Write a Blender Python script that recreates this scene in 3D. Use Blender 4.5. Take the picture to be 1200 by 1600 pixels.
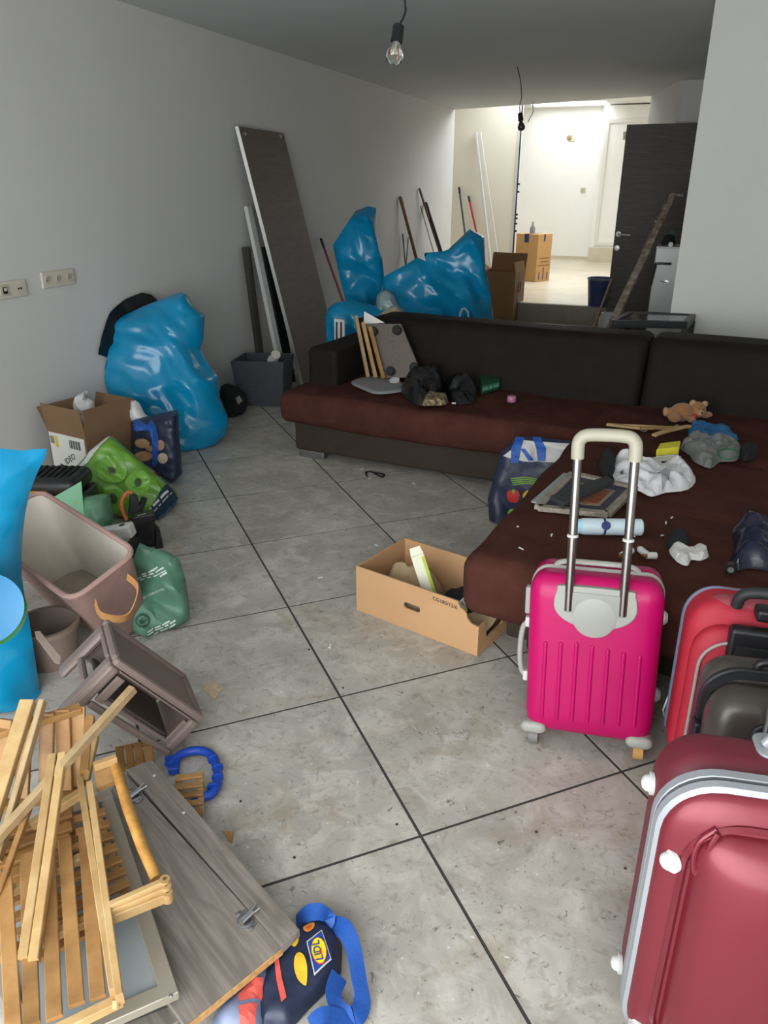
import bpy, math, random
import numpy as np
from mathutils import Vector, Matrix, noise, geometry
random.seed(7)
for o in list(bpy.data.objects): bpy.data.objects.remove(o)
SC = bpy.context.scene; COL = SC.collection

# ------------------------------------------------------------------ camera
F = 1196.0; PT = math.radians(22.84); RL = math.radians(.2); AZ = math.radians(21.0); CH = 1.455
ca, sa = math.cos(AZ), math.sin(AZ)
RT = Vector((ca, sa, 0)); FH = Vector((-sa, ca, 0)); UP = Vector((0, 0, 1))
FW = FH*math.cos(PT) - UP*math.sin(PT); CU = FH*math.sin(PT) + UP*math.cos(PT)
cx = RT*math.cos(RL) + CU*math.sin(RL); cy = -RT*math.sin(RL) + CU*math.cos(RL)
CAM = Vector((0, 0, CH))
cam = bpy.data.cameras.new('camera'); camo = bpy.data.objects.new('camera', cam); COL.objects.link(camo)
cam.sensor_fit = 'VERTICAL'; cam.sensor_height = 24; cam.lens = F/1600*24; cam.clip_start = .02
m3 = Matrix((cx, cy, -FW)).transposed(); camo.matrix_world = Matrix.Translation(CAM) @ m3.to_4x4()
SC.camera = camo
# ------------------------------------------------------------------ light: overcast daylight through the street window and the skylight
wd = bpy.data.worlds.new('overcast_sky'); SC.world = wd; wd.use_nodes = True
bg = wd.node_tree.nodes['Background']; bg.inputs[0].default_value = (.93, .97, 1, 1); bg.inputs[1].default_value = 8.0
SC.view_settings.view_transform = 'Standard'; SC.view_settings.look = 'None'; SC.view_settings.gamma = 1
SC.view_settings.use_curve_mapping = False; SC.view_settings.exposure = 0.0
def portal(name, loc, rot, sx, sy):
    l = bpy.data.lights.new(name, 'AREA'); l.shape = 'RECTANGLE'; l.size = sx; l.size_y = sy; l.cycles.is_portal = True
    o = bpy.data.objects.new(name, l); COL.objects.link(o); o.location = loc; o.rotation_euler = rot
BY = -.8            # street wall behind the camera
WX = -3.13           # left wall
CZ = 2.4
portal('street_window_portal', (-.6, BY-.1, 1.2), (math.pi/2, 0, 0), 3.4, 2.2)
SKX0, SKX1, SKY0, SKY1 = -2.8, -.3, 10.75, 13.0; FZ = 2.86
SLX0, SLX1, SLY0, SLY1 = -3.1, -1.78, 15.05, 15.75
portal('far_skylight_portal', ((SLX0+SLX1)/2, (SLY0+SLY1)/2, FZ+.02), (0, 0, 0), SLX1-SLX0, SLY1-SLY0)
portal('skylight_portal', ((SKX0+SKX1)/2, (SKY0+SKY1)/2, FZ+.02), (0, 0, 0), SKX1-SKX0, SKY1-SKY0)

# ------------------------------------------------------------------ helpers: pixels to points
def ray(px, py): return FW + cx*((px-600)/F) - cy*((py-800)/F)
def PZ(px, py, z=0.): d = ray(px, py); return CAM + d*((z-CH)/d.z)
def PY(px, py, y): d = ray(px, py); return CAM + d*(y/d.y)
def PX(px, py, x): d = ray(px, py); return CAM + d*(x/d.x)
def PP(px, py, A, N): d = ray(px, py); return CAM + d*((Vector(A)-CAM).dot(N)/d.dot(N))
def lin(c):
    if isinstance(c, str): c = tuple(int(c[i:i+2], 16)/255 for i in (0, 2, 4))
    return tuple(x/12.92 if x <= .04045 else ((x+.055)/1.055)**2.4 for x in c)
# ------------------------------------------------------------------ materials
MATS = {}
def mat(name, col, rough=.5, metal=0., var=0., vscale=8., bump=0., bscale=30., grain=None, spec=.5, sheen=0., trans=0., emit=0., c2=None, detail=4., alpha=1., coat=0., orand=0.):
    if name in MATS: return MATS[name]
    m = bpy.data.materials.new(name); m.use_nodes = True; nt = m.node_tree; b = nt.nodes['Principled BSDF']
    c = lin(col); b.inputs['Base Color'].default_value = (*c, 1); b.inputs['Roughness'].default_value = rough
    b.inputs['Metallic'].default_value = metal; b.inputs['Specular IOR Level'].default_value = spec
    if sheen: b.inputs['Sheen Weight'].default_value = sheen; b.inputs['Sheen Roughness'].default_value = .5
    if trans: b.inputs['Transmission Weight'].default_value = trans
    if coat: b.inputs['Coat Weight'].default_value = coat; b.inputs['Coat Roughness'].default_value = .15
    if emit: b.inputs['Emission Color'].default_value = (*c, 1); b.inputs['Emission Strength'].default_value = emit
    if alpha < 1: b.inputs['Alpha'].default_value = alpha
    tc = nt.nodes.new('ShaderNodeTexCoord'); mp = nt.nodes.new('ShaderNodeMapping'); nt.links.new(tc.outputs['Object'], mp.inputs[0])
    if grain: mp.inputs['Scale'].default_value = grain
    oi = nt.nodes.new('ShaderNodeObjectInfo'); ad = nt.nodes.new('ShaderNodeVectorMath'); ad.operation = 'ADD'
    sc = nt.nodes.new('ShaderNodeVectorMath'); sc.operation = 'SCALE'; sc.inputs[3].default_value = 37.
    cb = nt.nodes.new('ShaderNodeCombineXYZ')
    for i in range(3): nt.links.new(oi.outputs['Random'], cb.inputs[i])
    nt.links.new(cb.outputs[0], sc.inputs[0]); nt.links.new(mp.outputs[0], ad.inputs[0]); nt.links.new(sc.outputs[0], ad.inputs[1])
    if var or c2:
        n = nt.nodes.new('ShaderNodeTexNoise'); n.inputs['Scale'].default_value = vscale; n.inputs['Detail'].default_value = detail; n.inputs['Roughness'].default_value = .6
        nt.links.new(ad.outputs[0], n.inputs['Vector'])
        r = nt.nodes.new('ShaderNodeValToRGB'); r.color_ramp.elements[0].position = .3; r.color_ramp.elements[1].position = .7
        a = lin(c2) if c2 else tuple(x*(1-var) for x in c); d = c if c2 else tuple(min(1, x*(1+var)) for x in c)
        r.color_ramp.elements[0].color = (*a, 1); r.color_ramp.elements[1].color = (*d, 1)
        nt.links.new(n.outputs['Fac'], r.inputs[0]); nt.links.new(r.outputs[0], b.inputs['Base Color'])
    if bump:
        n2 = nt.nodes.new('ShaderNodeTexNoise'); n2.inputs['Scale'].default_value = bscale; n2.inputs['Detail'].default_value = 3
        nt.links.new(ad.outputs[0], n2.inputs['Vector'])
        bp = nt.nodes.new('ShaderNodeBump'); bp.inputs['Strength'].default_value = bump; bp.inputs['Distance'].default_value = .01
        nt.links.new(n2.outputs['Fac'], bp.inputs['Height']); nt.links.new(bp.outputs[0], b.inputs['Normal'])
    if orand:
        src = b.inputs['Base Color'].links[0].from_socket; hs = nt.nodes.new('ShaderNodeHueSaturation'); mr = nt.nodes.new('ShaderNodeMapRange')
        mr.inputs[3].default_value = 1-orand; mr.inputs[4].default_value = 1+orand; nt.links.new(oi.outputs['Random'], mr.inputs[0]); nt.links.new(mr.outputs[0], hs.inputs['Value'])
        nt.links.new(src, hs.inputs['Color']); nt.links.new(hs.outputs[0], b.inputs['Base Color'])
    MATS[name] = m; return m
def tile_material():
    m = mat('grey_stone_tile', 'a9a59b', .42, var=.2, vscale=3.2, bump=.12, bscale=14)
    nt = m.node_tree; b = nt.nodes['Principled BSDF']
    src = b.inputs['Base Color'].links[0].from_socket
    ad = [n for n in nt.nodes if n.type == 'VECT_MATH' and n.operation == 'ADD'][0]
    def layer(scale, lo, hi, col, dist=0., amt=1.):
        nonlocal src
        n = nt.nodes.new('ShaderNodeTexNoise'); n.inputs['Scale'].default_value = scale; n.inputs['Detail'].default_value = 6; n.inputs['Roughness'].default_value = .65; n.inputs['Distortion'].default_value = dist
        nt.links.new(ad.outputs[0], n.inputs['Vector'])
        r = nt.nodes.new('ShaderNodeMapRange'); r.inputs[1].default_value = lo; r.inputs[2].default_value = hi; r.inputs[4].default_value = amt; nt.links.new(n.outputs['Fac'], r.inputs[0])
        x = nt.nodes.new('ShaderNodeMix'); x.data_type = 'RGBA'; nt.links.new(r.outputs[0], x.inputs[0]); nt.links.new(src, x.inputs[6]); x.inputs[7].default_value = (*lin(col), 1); src = x.outputs[2]
    layer(9, .47, .68, 'd2cec4', .8, .6); layer(26, .54, .68, '857e72', .9, .6); layer(4.5, .55, .74, '97886f', 1.0, .75); layer(12, .62, .70, '6b5a45', 4.5, .5); layer(55, .62, .70, '443d36', .8, .85); layer(70, .64, .72, 'e4e1da', .4, .85)
    nt.links.new(src, b.inputs['Base Color']); return m
# ------------------------------------------------------------------ mesh builder
WO = {}   # world origin of each object
class MB:
    def __init__(s, M=None): s.v = []; s.f = []; s.M = M or Matrix()
    def add(s, vs, fs):
        k = len(s.v); s.v += [s.M @ Vector(v) for v in vs]; s.f += [tuple(i+k for i in f) for f in fs]; return s
    def box(s, a, b):
        x0, y0, z0 = a; x1, y1, z1 = b
        return s.add([(x0,y0,z0),(x1,y0,z0),(x1,y1,z0),(x0,y1,z0),(x0,y0,z1),(x1,y0,z1),(x1,y1,z1),(x0,y1,z1)],
                     [(3,2,1,0),(4,5,6,7),(0,1,5,4),(1,2,6,5),(2,3,7,6),(3,0,4,7)])
    def hexa(s, q, t):   # quad q (4 points ccw from above) and offset vector t
        q = [Vector(p) for p in q]; t = Vector(t)
        return s.add(q+[p+t for p in q], [(3,2,1,0),(4,5,6,7),(0,1,5,4),(1,2,6,5),(2,3,7,6),(3,0,4,7)])
    def bar(s, p, q, w, h, up=(0,0,1), bev=.0015):
        p = Vector(p); q = Vector(q); d = (q-p).normalized(); sd = d.cross(Vector(up))
        if sd.length < 1e-4: sd = d.cross(Vector((1,0,0)))
        sd.normalize(); u = sd.cross(d)
        b = min(bev, w*.3, h*.3); prof = [(-w/2+b,-h/2),(w/2-b,-h/2),(w/2,-h/2+b),(w/2,h/2-b),(w/2-b,h/2),(-w/2+b,h/2),(-w/2,h/2-b),(-w/2,-h/2+b)]
        vs = [e+sd*a+u*c for e in (p, q) for a, c in prof]
        return s.add(vs, [tuple(range(7,-1,-1)), tuple(range(8,16))]+[(i,(i+1)%8,8+(i+1)%8,8+i) for i in range(8)])
    def tube(s, pts, r, n=10, cap=True, flat=1.):
        pts = [Vector(p) for p in pts]; rs = r if isinstance(r, (list, tuple)) else [r]*len(pts)
        vs = []; prev = None
        for i, p in enumerate(pts):
            d = (pts[min(i+1, len(pts)-1)]-pts[max(i-1, 0)]).normalized()
            if prev is None: prev = d.orthogonal().normalized()
            prev = (prev-d*prev.dot(d)).normalized(); w = d.cross(prev)
            vs += [p+(prev*math.cos(a)+w*math.sin(a)*flat)*rs[i] for a in (2*math.pi*k/n for k in range(n))]
        fs = [(i*n+k, i*n+(k+1)%n, (i+1)*n+(k+1)%n, (i+1)*n+k) for i in range(len(pts)-1) for k in range(n)]
        if cap: fs += [tuple(range(n-1,-1,-1)), tuple(range((len(pts)-1)*n, len(pts)*n))]
        return s.add(vs, fs)
    def lathe(s, prof, c, axis=(0,0,1), n=24):
        c = Vector(c); ax = Vector(axis).normalized(); e = ax.orthogonal().normalized(); g = ax.cross(e)
        vs = [c+ax*z+(e*math.cos(a)+g*math.sin(a))*r for r, z in prof for a in (2*math.pi*k/n for k in range(n))]
        fs = [(i*n+k, i*n+(k+1)%n, (i+1)*n+(k+1)%n, (i+1)*n+k) for i in range(len(prof)-1) for k in range(n)]
        if prof[0][0] > 1e-5: fs.append(tuple(range(n-1,-1,-1)))
        if prof[-1][0] > 1e-5: fs.append(tuple(range((len(prof)-1)*n, len(prof)*n)))
        return s.add(vs, fs)
    def prism(s, poly, t):
        poly = [Vector(p) for p in poly]; n = len(poly); t = Vector(t)
        return s.add(poly+[p+t for p in poly], [tuple(range(n-1,-1,-1)), tuple(range(n,2*n))]+[(i,(i+1)%n,n+(i+1)%n,n+i) for i in range(n)])
    def rbox(s, a, b, r, n=6, disp=None):
        a = Vector(a); b = Vector(b); c = (a+b)/2; h = (b-a)/2
        if not hasattr(r, '__len__'): r = (r, r, r)
        r = [min(r[i], h[i]*.999) for i in range(3)]
        def ax(i):
            nn = n[i] if hasattr(n, '__len__') else n
            t = [-h[i]+r[i]*k for k in (0,.25,.5,.75)]; inner = list(np.linspace(-h[i]+r[i], h[i]-r[i], nn+1))
            return t+inner+[-x for x in reversed(t)]
        A = [ax(i) for i in range(3)]; idx = {}; vs = []; fs = []
        def vid(p):
            k = tuple(round(x, 6) for x in p)
            if k not in idx:
                q = [max(-(h[i]-r[i]), min(h[i]-r[i], p[i])) for i in range(3)]
                d = Vector([(p[i]-q[i])/r[i] for i in range(3)]); L = d.length
                if L > 1e-9: d = d/L
                w = c+Vector([q[i]+d[i]*r[i] for i in range(3)])
                if disp: w = disp(w, d)
                idx[k] = len(vs); vs.append(w)
            return idx[k]
        for i in range(3):
            j, k = (i+1)%3, (i+2)%3
            for sg in (-1, 1):
                for u in range(len(A[j])-1):
                    for v in range(len(A[k])-1):
                        q = []
                        for du, dv in ((0,0),(1,0),(1,1),(0,1)):
                            p = [0,0,0]; p[i] = sg*h[i]; p[j] = A[j][u+du]; p[k] = A[k][v+dv]; q.append(vid(p))
                        f = []
                        for x in (q if sg > 0 else q[::-1]):
                            if x not in f: f.append(x)
                        if len(f) > 2: fs.append(tuple(f))
        return s.add(vs, fs)
    def build(s, name, m, parent=None, smooth=False, bevel=0., label=None, sub=0, solid=0.):
        me = bpy.data.meshes.new(name)
        lo = [min(v[i] for v in s.v) for i in range(3)]; hi = [max(v[i] for v in s.v) for i in range(3)]
        c = Vector(((lo[0]+hi[0])/2, (lo[1]+hi[1])/2, lo[2]))
        me.from_pydata([v-c for v in s.v], [], s.f); me.update()
        for x in (m if isinstance(m, (list, tuple)) else [m]): me.materials.append(x)
        if smooth: me.polygons.foreach_set('use_smooth', [True]*len(me.polygons))
        o = bpy.data.objects.new(name, me); COL.objects.link(o); WO[o] = c
        if parent: o.parent = parent; o.location = c-WO[parent]
        else: o.location = c
        if bevel:
            b = o.modifiers.new('bevel', 'BEVEL'); b.width = bevel; b.segments = 2; b.limit_method = 'ANGLE'
        if solid:
            b = o.modifiers.new('solid', 'SOLIDIFY'); b.thickness = solid; b.offset = -1
        if sub:
            b = o.modifiers.new('sub', 'SUBSURF'); b.levels = b.render_levels = sub
        if smooth and not sub:
            try: me.set_sharp_from_angle(angle=math.radians(40))
            except Exception: pass
        if label: o['label'] = label
        return o
def tag(o, label, cat, group=None):
    o['label'] = label; o['category'] = cat
    if group: o['group'] = group
    return o
def thing(name, label, cat, loc, group=None):
    o = bpy.data.objects.new(name, None); o.empty_display_size = .05; COL.objects.link(o); o.location = loc; WO[o] = Vector(loc)
    return tag(o, label, cat, group)
def struct(o): o['kind'] = 'structure'; return o
def bez(p0, p1, p2, p3, n=14):
    p0, p1, p2, p3 = map(Vector, (p0, p1, p2, p3)); r = []
    for i in range(n+1):
        t = i/n; r.append(p0*(1-t)**3+p1*3*t*(1-t)**2+p2*3*t*t*(1-t)+p3*t**3)
    return r
def catmull(P, n=6, closed=False):
    P = [Vector(p) for p in P]; L = len(P); r = []
    for i in range(L if closed else L-1):
        a = P[(i-1)%L] if closed or i else P[0]; b = P[i]; c = P[(i+1)%L]; d = P[(i+2)%L] if closed or i+2 < L else P[-1]
        for k in range(n):
            t = k/n; r.append(.5*((2*b)+(c-a)*t+(2*a-5*b+4*c-d)*t*t+(3*b-a-3*c+d)*t**3))
    if not closed: r.append(P[-1])
    return r
def facet(x, y, seed):   # piecewise linear film: random heights on a skewed triangle lattice, so folds run as straight creases
    u = x+.5*y; v = y*.95; i = math.floor(u); j = math.floor(v); a = u-i; b = v-j
    H = lambda m, n: ((math.sin(m*127.1+n*311.7+seed*74.7)*43758.5453) % 1)*2-1
    if a+b < 1: return H(i, j)*(1-a-b)+H(i+1, j)*a+H(i, j+1)*b
    return H(i+1, j+1)*(a+b-1)+H(i+1, j)*(1-b)+H(i, j+1)*(1-a)
# inflated sheet: an outline on a real plane, given front and back depth and crumpled; prints can be laid on its front
class Sheet:
    def __init__(s, pix, A, N, front, back, R=.06, amp=.0, scale=8., seed=0, zmin=None, smooth=3, px=True, kind='crease', edge=0.):
        s.A = Vector(A); s.N = Vector(N).normalized(); s.u = s.N.cross(UP)
        if s.u.length < 1e-3: s.u = Vector((1,0,0))
        s.u.normalize(); s.u = -s.u; s.w = s.N.cross(s.u)
        s.front, s.back, s.R, s.amp, s.scale, s.seed, s.zmin, s.kind, s.edge = front, back, R, amp, scale, seed, zmin, kind, edge
        P = [PP(a, b, A, s.N) for a, b in pix] if px else [Vector(p) for p in pix]
        P2 = [Vector(((p-s.A).dot(s.u), (p-s.A).dot(s.w), 0)) for p in P]
        s.poly = np.array([(p.x, p.y) for p in (catmull(P2, smooth, True) if smooth > 1 else P2)])
        ar = .5*np.sum(s.poly[:,0]*np.roll(s.poly[:,1], -1)-np.roll(s.poly[:,0], -1)*s.poly[:,1])
        if ar < 0: s.poly = s.poly[::-1]
    def dist(s, pts):
        a = s.poly; b = np.roll(a, -1, 0); d = np.full(len(pts), 1e9)
        for i in range(len(a)):
            e = b[i]-a[i]; t = np.clip(((pts-a[i])@e)/max(e@e, 1e-12), 0, 1); q = a[i]+t[:,None]*e
            d = np.minimum(d, np.linalg.norm(pts-q, axis=1))
        return d
    def inside(s, pts):
        a = s.poly; b = np.roll(a, -1, 0); r = np.zeros(len(pts), bool)
        for i in range(len(a)):
            c = (a[i][1] > pts[:,1]) != (b[i][1] > pts[:,1])
            xx = (b[i][0]-a[i][0])*(pts[:,1]-a[i][1])/((b[i][1]-a[i][1]) or 1e-12)+a[i][0]
            r ^= c & (pts[:,0] < xx)
        return r
    def crump(s, x, y, k=0):
        if not s.amp: return 0.
        p = Vector((x*s.scale+s.seed*7.3, y*s.scale+k*5.1, s.seed*3.7))
        p2 = p+.35*noise.noise_vector(p*1.3)
        if s.kind == 'crease':
            return s.amp*(1.15*facet(p2.x, p2.y, s.seed*2+k)+.5*facet(p2.x*2.3+3.1, p2.y*1.7, s.seed*2+k+50)+.16*facet(p2.x*5.5, p2.y*4.3, s.seed+90))
        if s.kind == 'fold':
            return s.amp*(1-2*abs(noise.noise(Vector((p.x*.55, p.y*1.6, p.z))))+.5*noise.noise(p*.6)-.6)
        return s.amp*noise.fractal(p, .8, 2, 3)
    def h(s, d):
        t = min(max(d/s.R, 0), 1)
        return (t*(2-t))**.72 if s.kind == 'crease' else math.sqrt(max(0, 1-(1-t)**2))
    def point(s, x, y, d, side, lift=0.):
        h = s.h(d); f = s.front if side > 0 else s.back
        v = f*h+s.edge+(s.crump(x, y, 0 if side > 0 else 1)*h if f > 0 else 0)+lift
        p = s.A+s.u*x+s.w*y+s.N*(v if side > 0 else -v)
        if p.x < WX+.012: p.x = WX+.012+.003*random.random()
        if s.zmin is not None and p.z < s.zmin: p.z = s.zmin+ .0005*random.random()
        return p
    def mesh(s, name, m, parent=None, res=.03, smooth=True, label=None):
        lo = s.poly.min(0); hi = s.poly.max(0); g = []; y = lo[1]; k = 0
        while y < hi[1]:
            x = lo[0]+(k%2)*res/2
            while x < hi[0]: g.append((x+random.uniform(-.15,.15)*res, y+random.uniform(-.15,.15)*res)); x += res
            y += res*.87; k += 1
        # resample border
        bd = []
        for i in range(len(s.poly)):
            a = s.poly[i]; b = s.poly[(i+1)%len(s.poly)]; L = np.linalg.norm(b-a); n = max(1, int(L/(res*.9)))
            bd += [a+(b-a)*j/n for j in range(n)]
        pts = np.array(g)if g else np.zeros((0,2))
        if len(pts): pts = pts[s.inside(pts)]
        if len(pts): pts = pts[s.dist(pts) > res*.45]
        al = [Vector((float(a), float(b))) for a, b in bd]+[Vector((float(a), float(b))) for a, b in pts]; nb = len(bd)
        vs, _, fs, *_ = geometry.delaunay_2d_cdt(al, [], [list(range(nb))], 1, 1e-7)
        P = np.array([(v.x, v.y) for v in vs]); D = s.dist(P); D[D < 1e-6] = 0
        mb = MB(); top = [s.point(a, b, d, 1) for (a, b), d in zip(P, D)]
        bot = [s.point(a, b, d, -1) for (a, b), d in zip(P, D)]
        mp = []; ex = []
        for i, d in enumerate(D):
            if d == 0 and not s.edge: mp.append(i)
            else: mp.append(len(top)+len(ex)); ex.append(bot[i])
        F_ = [tuple(f) for f in fs]+[tuple(mp[i] for i in reversed(f)) for f in fs]
        if s.edge:
            cnt = {}
            for f in fs:
                for i in range(len(f)):
                    e = (f[i], f[(i+1)%len(f)]); cnt[e] = 1
            for a, b in cnt:
                if (b, a) not in cnt: F_.append((b, a, mp[a], mp[b]))
        mb.add(top+ex, F_)
        return mb.build(name, m, parent, smooth, label=label)
    def uv(s, px, py): p = PP(px, py, s.A+s.N*s.front*.8, s.N)-s.A; return np.array((p.dot(s.u), p.dot(s.w)))
    def lay(s, name, P, fs, m, parent, lift=.0025, label=None):
        D = s.dist(P); ins = s.inside(P); D[~ins] = 0
        mb = MB().add([s.point(a, b, d, 1, lift) for (a, b), d in zip(P, D)], fs); return mb.build(name, m, parent, label=label)
    def patch(s, name, pix, m, parent, lift=.004, smooth=1, res=.011, label=None):
        Q = [s.uv(a, b) for a, b in pix]; Q = [Vector((float(a), float(b), 0)) for a, b in Q]
        if smooth > 1: Q = catmull(Q, smooth, True)
        bd = []
        for i in range(len(Q)):
            a, b = Q[i], Q[(i+1)%len(Q)]; n = max(1, int((b-a).length/res)); bd += [(a+(b-a)*j/n).to_2d() for j in range(n)]
        T = Sheet.__new__(Sheet); T.poly = np.array([tuple(v) for v in bd])
        ar = .5*np.sum(T.poly[:,0]*np.roll(T.poly[:,1], -1)-np.roll(T.poly[:,0], -1)*T.poly[:,1])
        if ar < 0: T.poly = T.poly[::-1]; bd = bd[::-1]
        lo = T.poly.min(0); hi = T.poly.max(0)
        g = np.array([(x, y) for x in np.arange(lo[0], hi[0], res) for y in np.arange(lo[1], hi[1], res)])
        if len(g): g = g[T.inside(g)]
        if len(g): g = g[T.dist(g) > res*.4]
        vs, _, fs, *_ = geometry.delaunay_2d_cdt(list(bd)+[Vector((float(a), float(b))) for a, b in g], [], [list(range(len(bd)))], 1, 1e-7)
        return s.lay(name, np.array([(v.x, v.y) for v in vs]), [tuple(f) for f in fs], m, parent, lift, label)
    def text(s, name, txt, p0, p1, m, parent, lift=.004, h=None, label=None, up=1):
        # text runs from pixel p0 to pixel p1 (base line)
        a = s.uv(*p0); b = s.uv(*p1); P, fs = text_mesh(txt); w = max(P[:,0].max(), 1e-6); L = np.linalg.norm(b-a)
        e = (b-a)/L; n = np.array((-e[1], e[0]))*up; k = L/w; kh = k if h is None else h
        Q = a+P[:,:1]*k*e+P[:,1:]*kh*n
        return s.lay(name, Q, fs, m, parent, lift, label)
def dash_row(s_, p0, p1, words, th, m, parent, lift=.005):   # a row of print too small to read: one bar for each word
    p0 = Vector(p0); p1 = Vector(p1); tot = sum(words)+.45*(len(words)-1); e = (p1-p0)/tot; n = Vector((e.y, -e.x)).normalized()*th; t = 0
    for w in words:
        a = p0+e*t; b = p0+e*(t+w); s_.patch('printed_word', [tuple(a), tuple(b), tuple(b+n), tuple(a+n)], m, parent, lift); t += w+.45
def text_mesh(txt):
    c = bpy.data.curves.new('t', 'FONT'); c.body = txt; c.size = 1; c.resolution_u = 2; c.offset = .012
    o = bpy.data.objects.new('t', c); COL.objects.link(o); me = bpy.data.meshes.new_from_object(o)
    P = np.array([(v.co.x, v.co.y) for v in me.vertices]); fs = [tuple(p.vertices) for p in me.polygons]
    bpy.data.objects.remove(o); bpy.data.curves.remove(c); bpy.data.meshes.remove(me); return P, fs
def flat_text(name, txt, p, right, up, width, m, parent, label=None, hk=1.):
    P, fs = text_mesh(txt); k = width/P[:,0].max(); p, right, up = Vector(p), Vector(right).normalized(), Vector(up).normalized()
    mb = MB().add([p+right*float(a)*k+up*float(b)*k*hk for a, b in P], fs); return mb.build(name, m, parent, label=label)
def facecam(A, tilt=0.):   # horizontal normal from A to the camera, tilted up by tilt radians
    d = Vector((-A[0], -A[1], 0)).normalized(); return (d*math.cos(tilt)+UP*math.sin(tilt)).normalized()
# ------------------------------------------------------------------ material palette
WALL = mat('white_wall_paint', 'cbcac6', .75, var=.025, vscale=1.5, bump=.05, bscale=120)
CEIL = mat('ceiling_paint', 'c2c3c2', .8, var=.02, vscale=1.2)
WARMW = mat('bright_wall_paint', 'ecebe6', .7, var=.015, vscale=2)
GROUT = mat('dark_grout', '3a3633', .9)
TILE = tile_material()
FARFL = mat('beige_stone_floor', 'cabfa9', .3, var=.12, vscale=3.5, bump=.05)
SUEDE = mat('brown_suede', '482a23', .95, var=.2, vscale=9, bump=.25, bscale=60, spec=.08)
LEATH = mat('black_brown_leather', '1d1815', .7, var=.12, vscale=14, bump=.15, bscale=150, spec=.15)
BASEF = mat('grey_brown_fabric_base', '3a322a', .8, var=.1, vscale=10, bump=.15, bscale=200, spec=.2)
CHROME = mat('brushed_metal', 'b0b2b4', .3, 1)
ALU = mat('pale_metal', 'b9b8b2', .38, .8)
BLKP = mat('black_plastic', '19191b', .42)
BLKF = mat('black_cloth', '141416', .9, var=.2, vscale=20)
BAGK = mat('black_bag_plastic', '121214', .3, bump=.3, bscale=30)
BLUEP = mat('blue_bag_plastic', '0a85b2', .24, var=.1, vscale=5, bump=.12, bscale=14)
CARD = mat('brown_cardboard', 'ba9168', .8, var=.05, vscale=5, bump=.05, bscale=120)
CARDK = mat('dark_brown_cardboard', '7c5f45', .85, var=.07, vscale=6, bump=.06, bscale=100)
WHITE = mat('white_plastic', 'cacac6', .4)
WHP = mat('white_paper', 'd9d8d2', .8, bump=.05)
BAMB = mat('bamboo', 'ae8450', .5, c2='865f34', vscale=11, grain=(1,1,1), bump=.06, bscale=60, orand=.22)
BAMBL = mat('light_bamboo', 'c4a573', .5, c2='a27e4d', vscale=11, bump=.05, bscale=60, orand=.15)
OLDW = mat('weathered_wood', 'b59b74', .7, c2='937a56', vscale=12, bump=.15, bscale=40, orand=.1)
NAVY = mat('navy_woven_plastic', '20283f', .42, var=.12, vscale=14, bump=.12, bscale=40)
STRAP = mat('blue_strap', '1c4f9e', .55, var=.1, vscale=40, bump=.1, bscale=150)
def wood(name, a, b, rot):
    m = mat(name, a, .55); nt = m.node_tree; bs = nt.nodes['Principled BSDF']
    tc = [n for n in nt.nodes if n.type == 'TEX_COORD'][0]
    mp = nt.nodes.new('ShaderNodeMapping'); mp.inputs['Rotation'].default_value = (0, 0, rot); nt.links.new(tc.outputs['Object'], mp.inputs[0])
    mp2 = nt.nodes.new('ShaderNodeMapping'); mp2.inputs['Scale'].default_value = (2.2, 26, 26); nt.links.new(mp.outputs[0], mp2.inputs[0])
    n = nt.nodes.new('ShaderNodeTexNoise'); n.inputs['Scale'].default_value = 2.2; n.inputs['Detail'].default_value = 7; n.inputs['Distortion'].default_value = 1.1; nt.links.new(mp2.outputs[0], n.inputs['Vector'])
    r = nt.nodes.new('ShaderNodeValToRGB'); r.color_ramp.elements[0].position = .35; r.color_ramp.elements[1].position = .68
    r.color_ramp.elements[0].color = (*lin(b), 1); r.color_ramp.elements[1].color = (*lin(a), 1); nt.links.new(n.outputs['Fac'], r.inputs[0]); nt.links.new(r.outputs[0], bs.inputs['Base Color'])
    return m
GREYW = wood('grey_oak_veneer', '8d857c', '6f675f', math.radians(27))
DOORW = wood('dark_wenge_veneer', '51473f', '3c3430', 0)
PANELW = wood('grey_brown_panel', '6a6159', '5e564f', math.radians(90))
CHIP = mat('chipboard_edge', 'b98d5a', .9, var=.3, vscale=90)
# ------------------------------------------------------------------ room shell
LC = Vector((WX, 10.65, 0)); RC = Vector((-.68, 9.82, 0)); PC = Vector((-.345, 8.56, 0))
fl = struct(MB().box((WX, BY, -.08), (1.7, 10.9, -.0015)).build('floor', GROUT))
org = PZ(657.6, 1305.9, 0); aj = math.radians(-22.2)-AZ
ej = Vector((math.sin(aj), math.cos(aj), 0)); ei = Vector((ej.y, -ej.x, 0)); TS = .6; G = .0042
def clip(poly, x0, x1, y0, y1):
    for ax, lim, sg in ((0,x0,1),(0,x1,-1),(1,y0,1),(1,y1,-1)):
        out = []
        for i in range(len(poly)):
            a, b = poly[i], poly[(i+1)%len(poly)]; da, db = sg*(a[ax]-lim), sg*(b[ax]-lim)
            if da >= 0: out.append(a)
            if da*db < 0: out.append(a+(b-a)*(da/(da-db)))
        poly = out
        if len(poly) < 3: return []
    return poly
full = None
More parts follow.
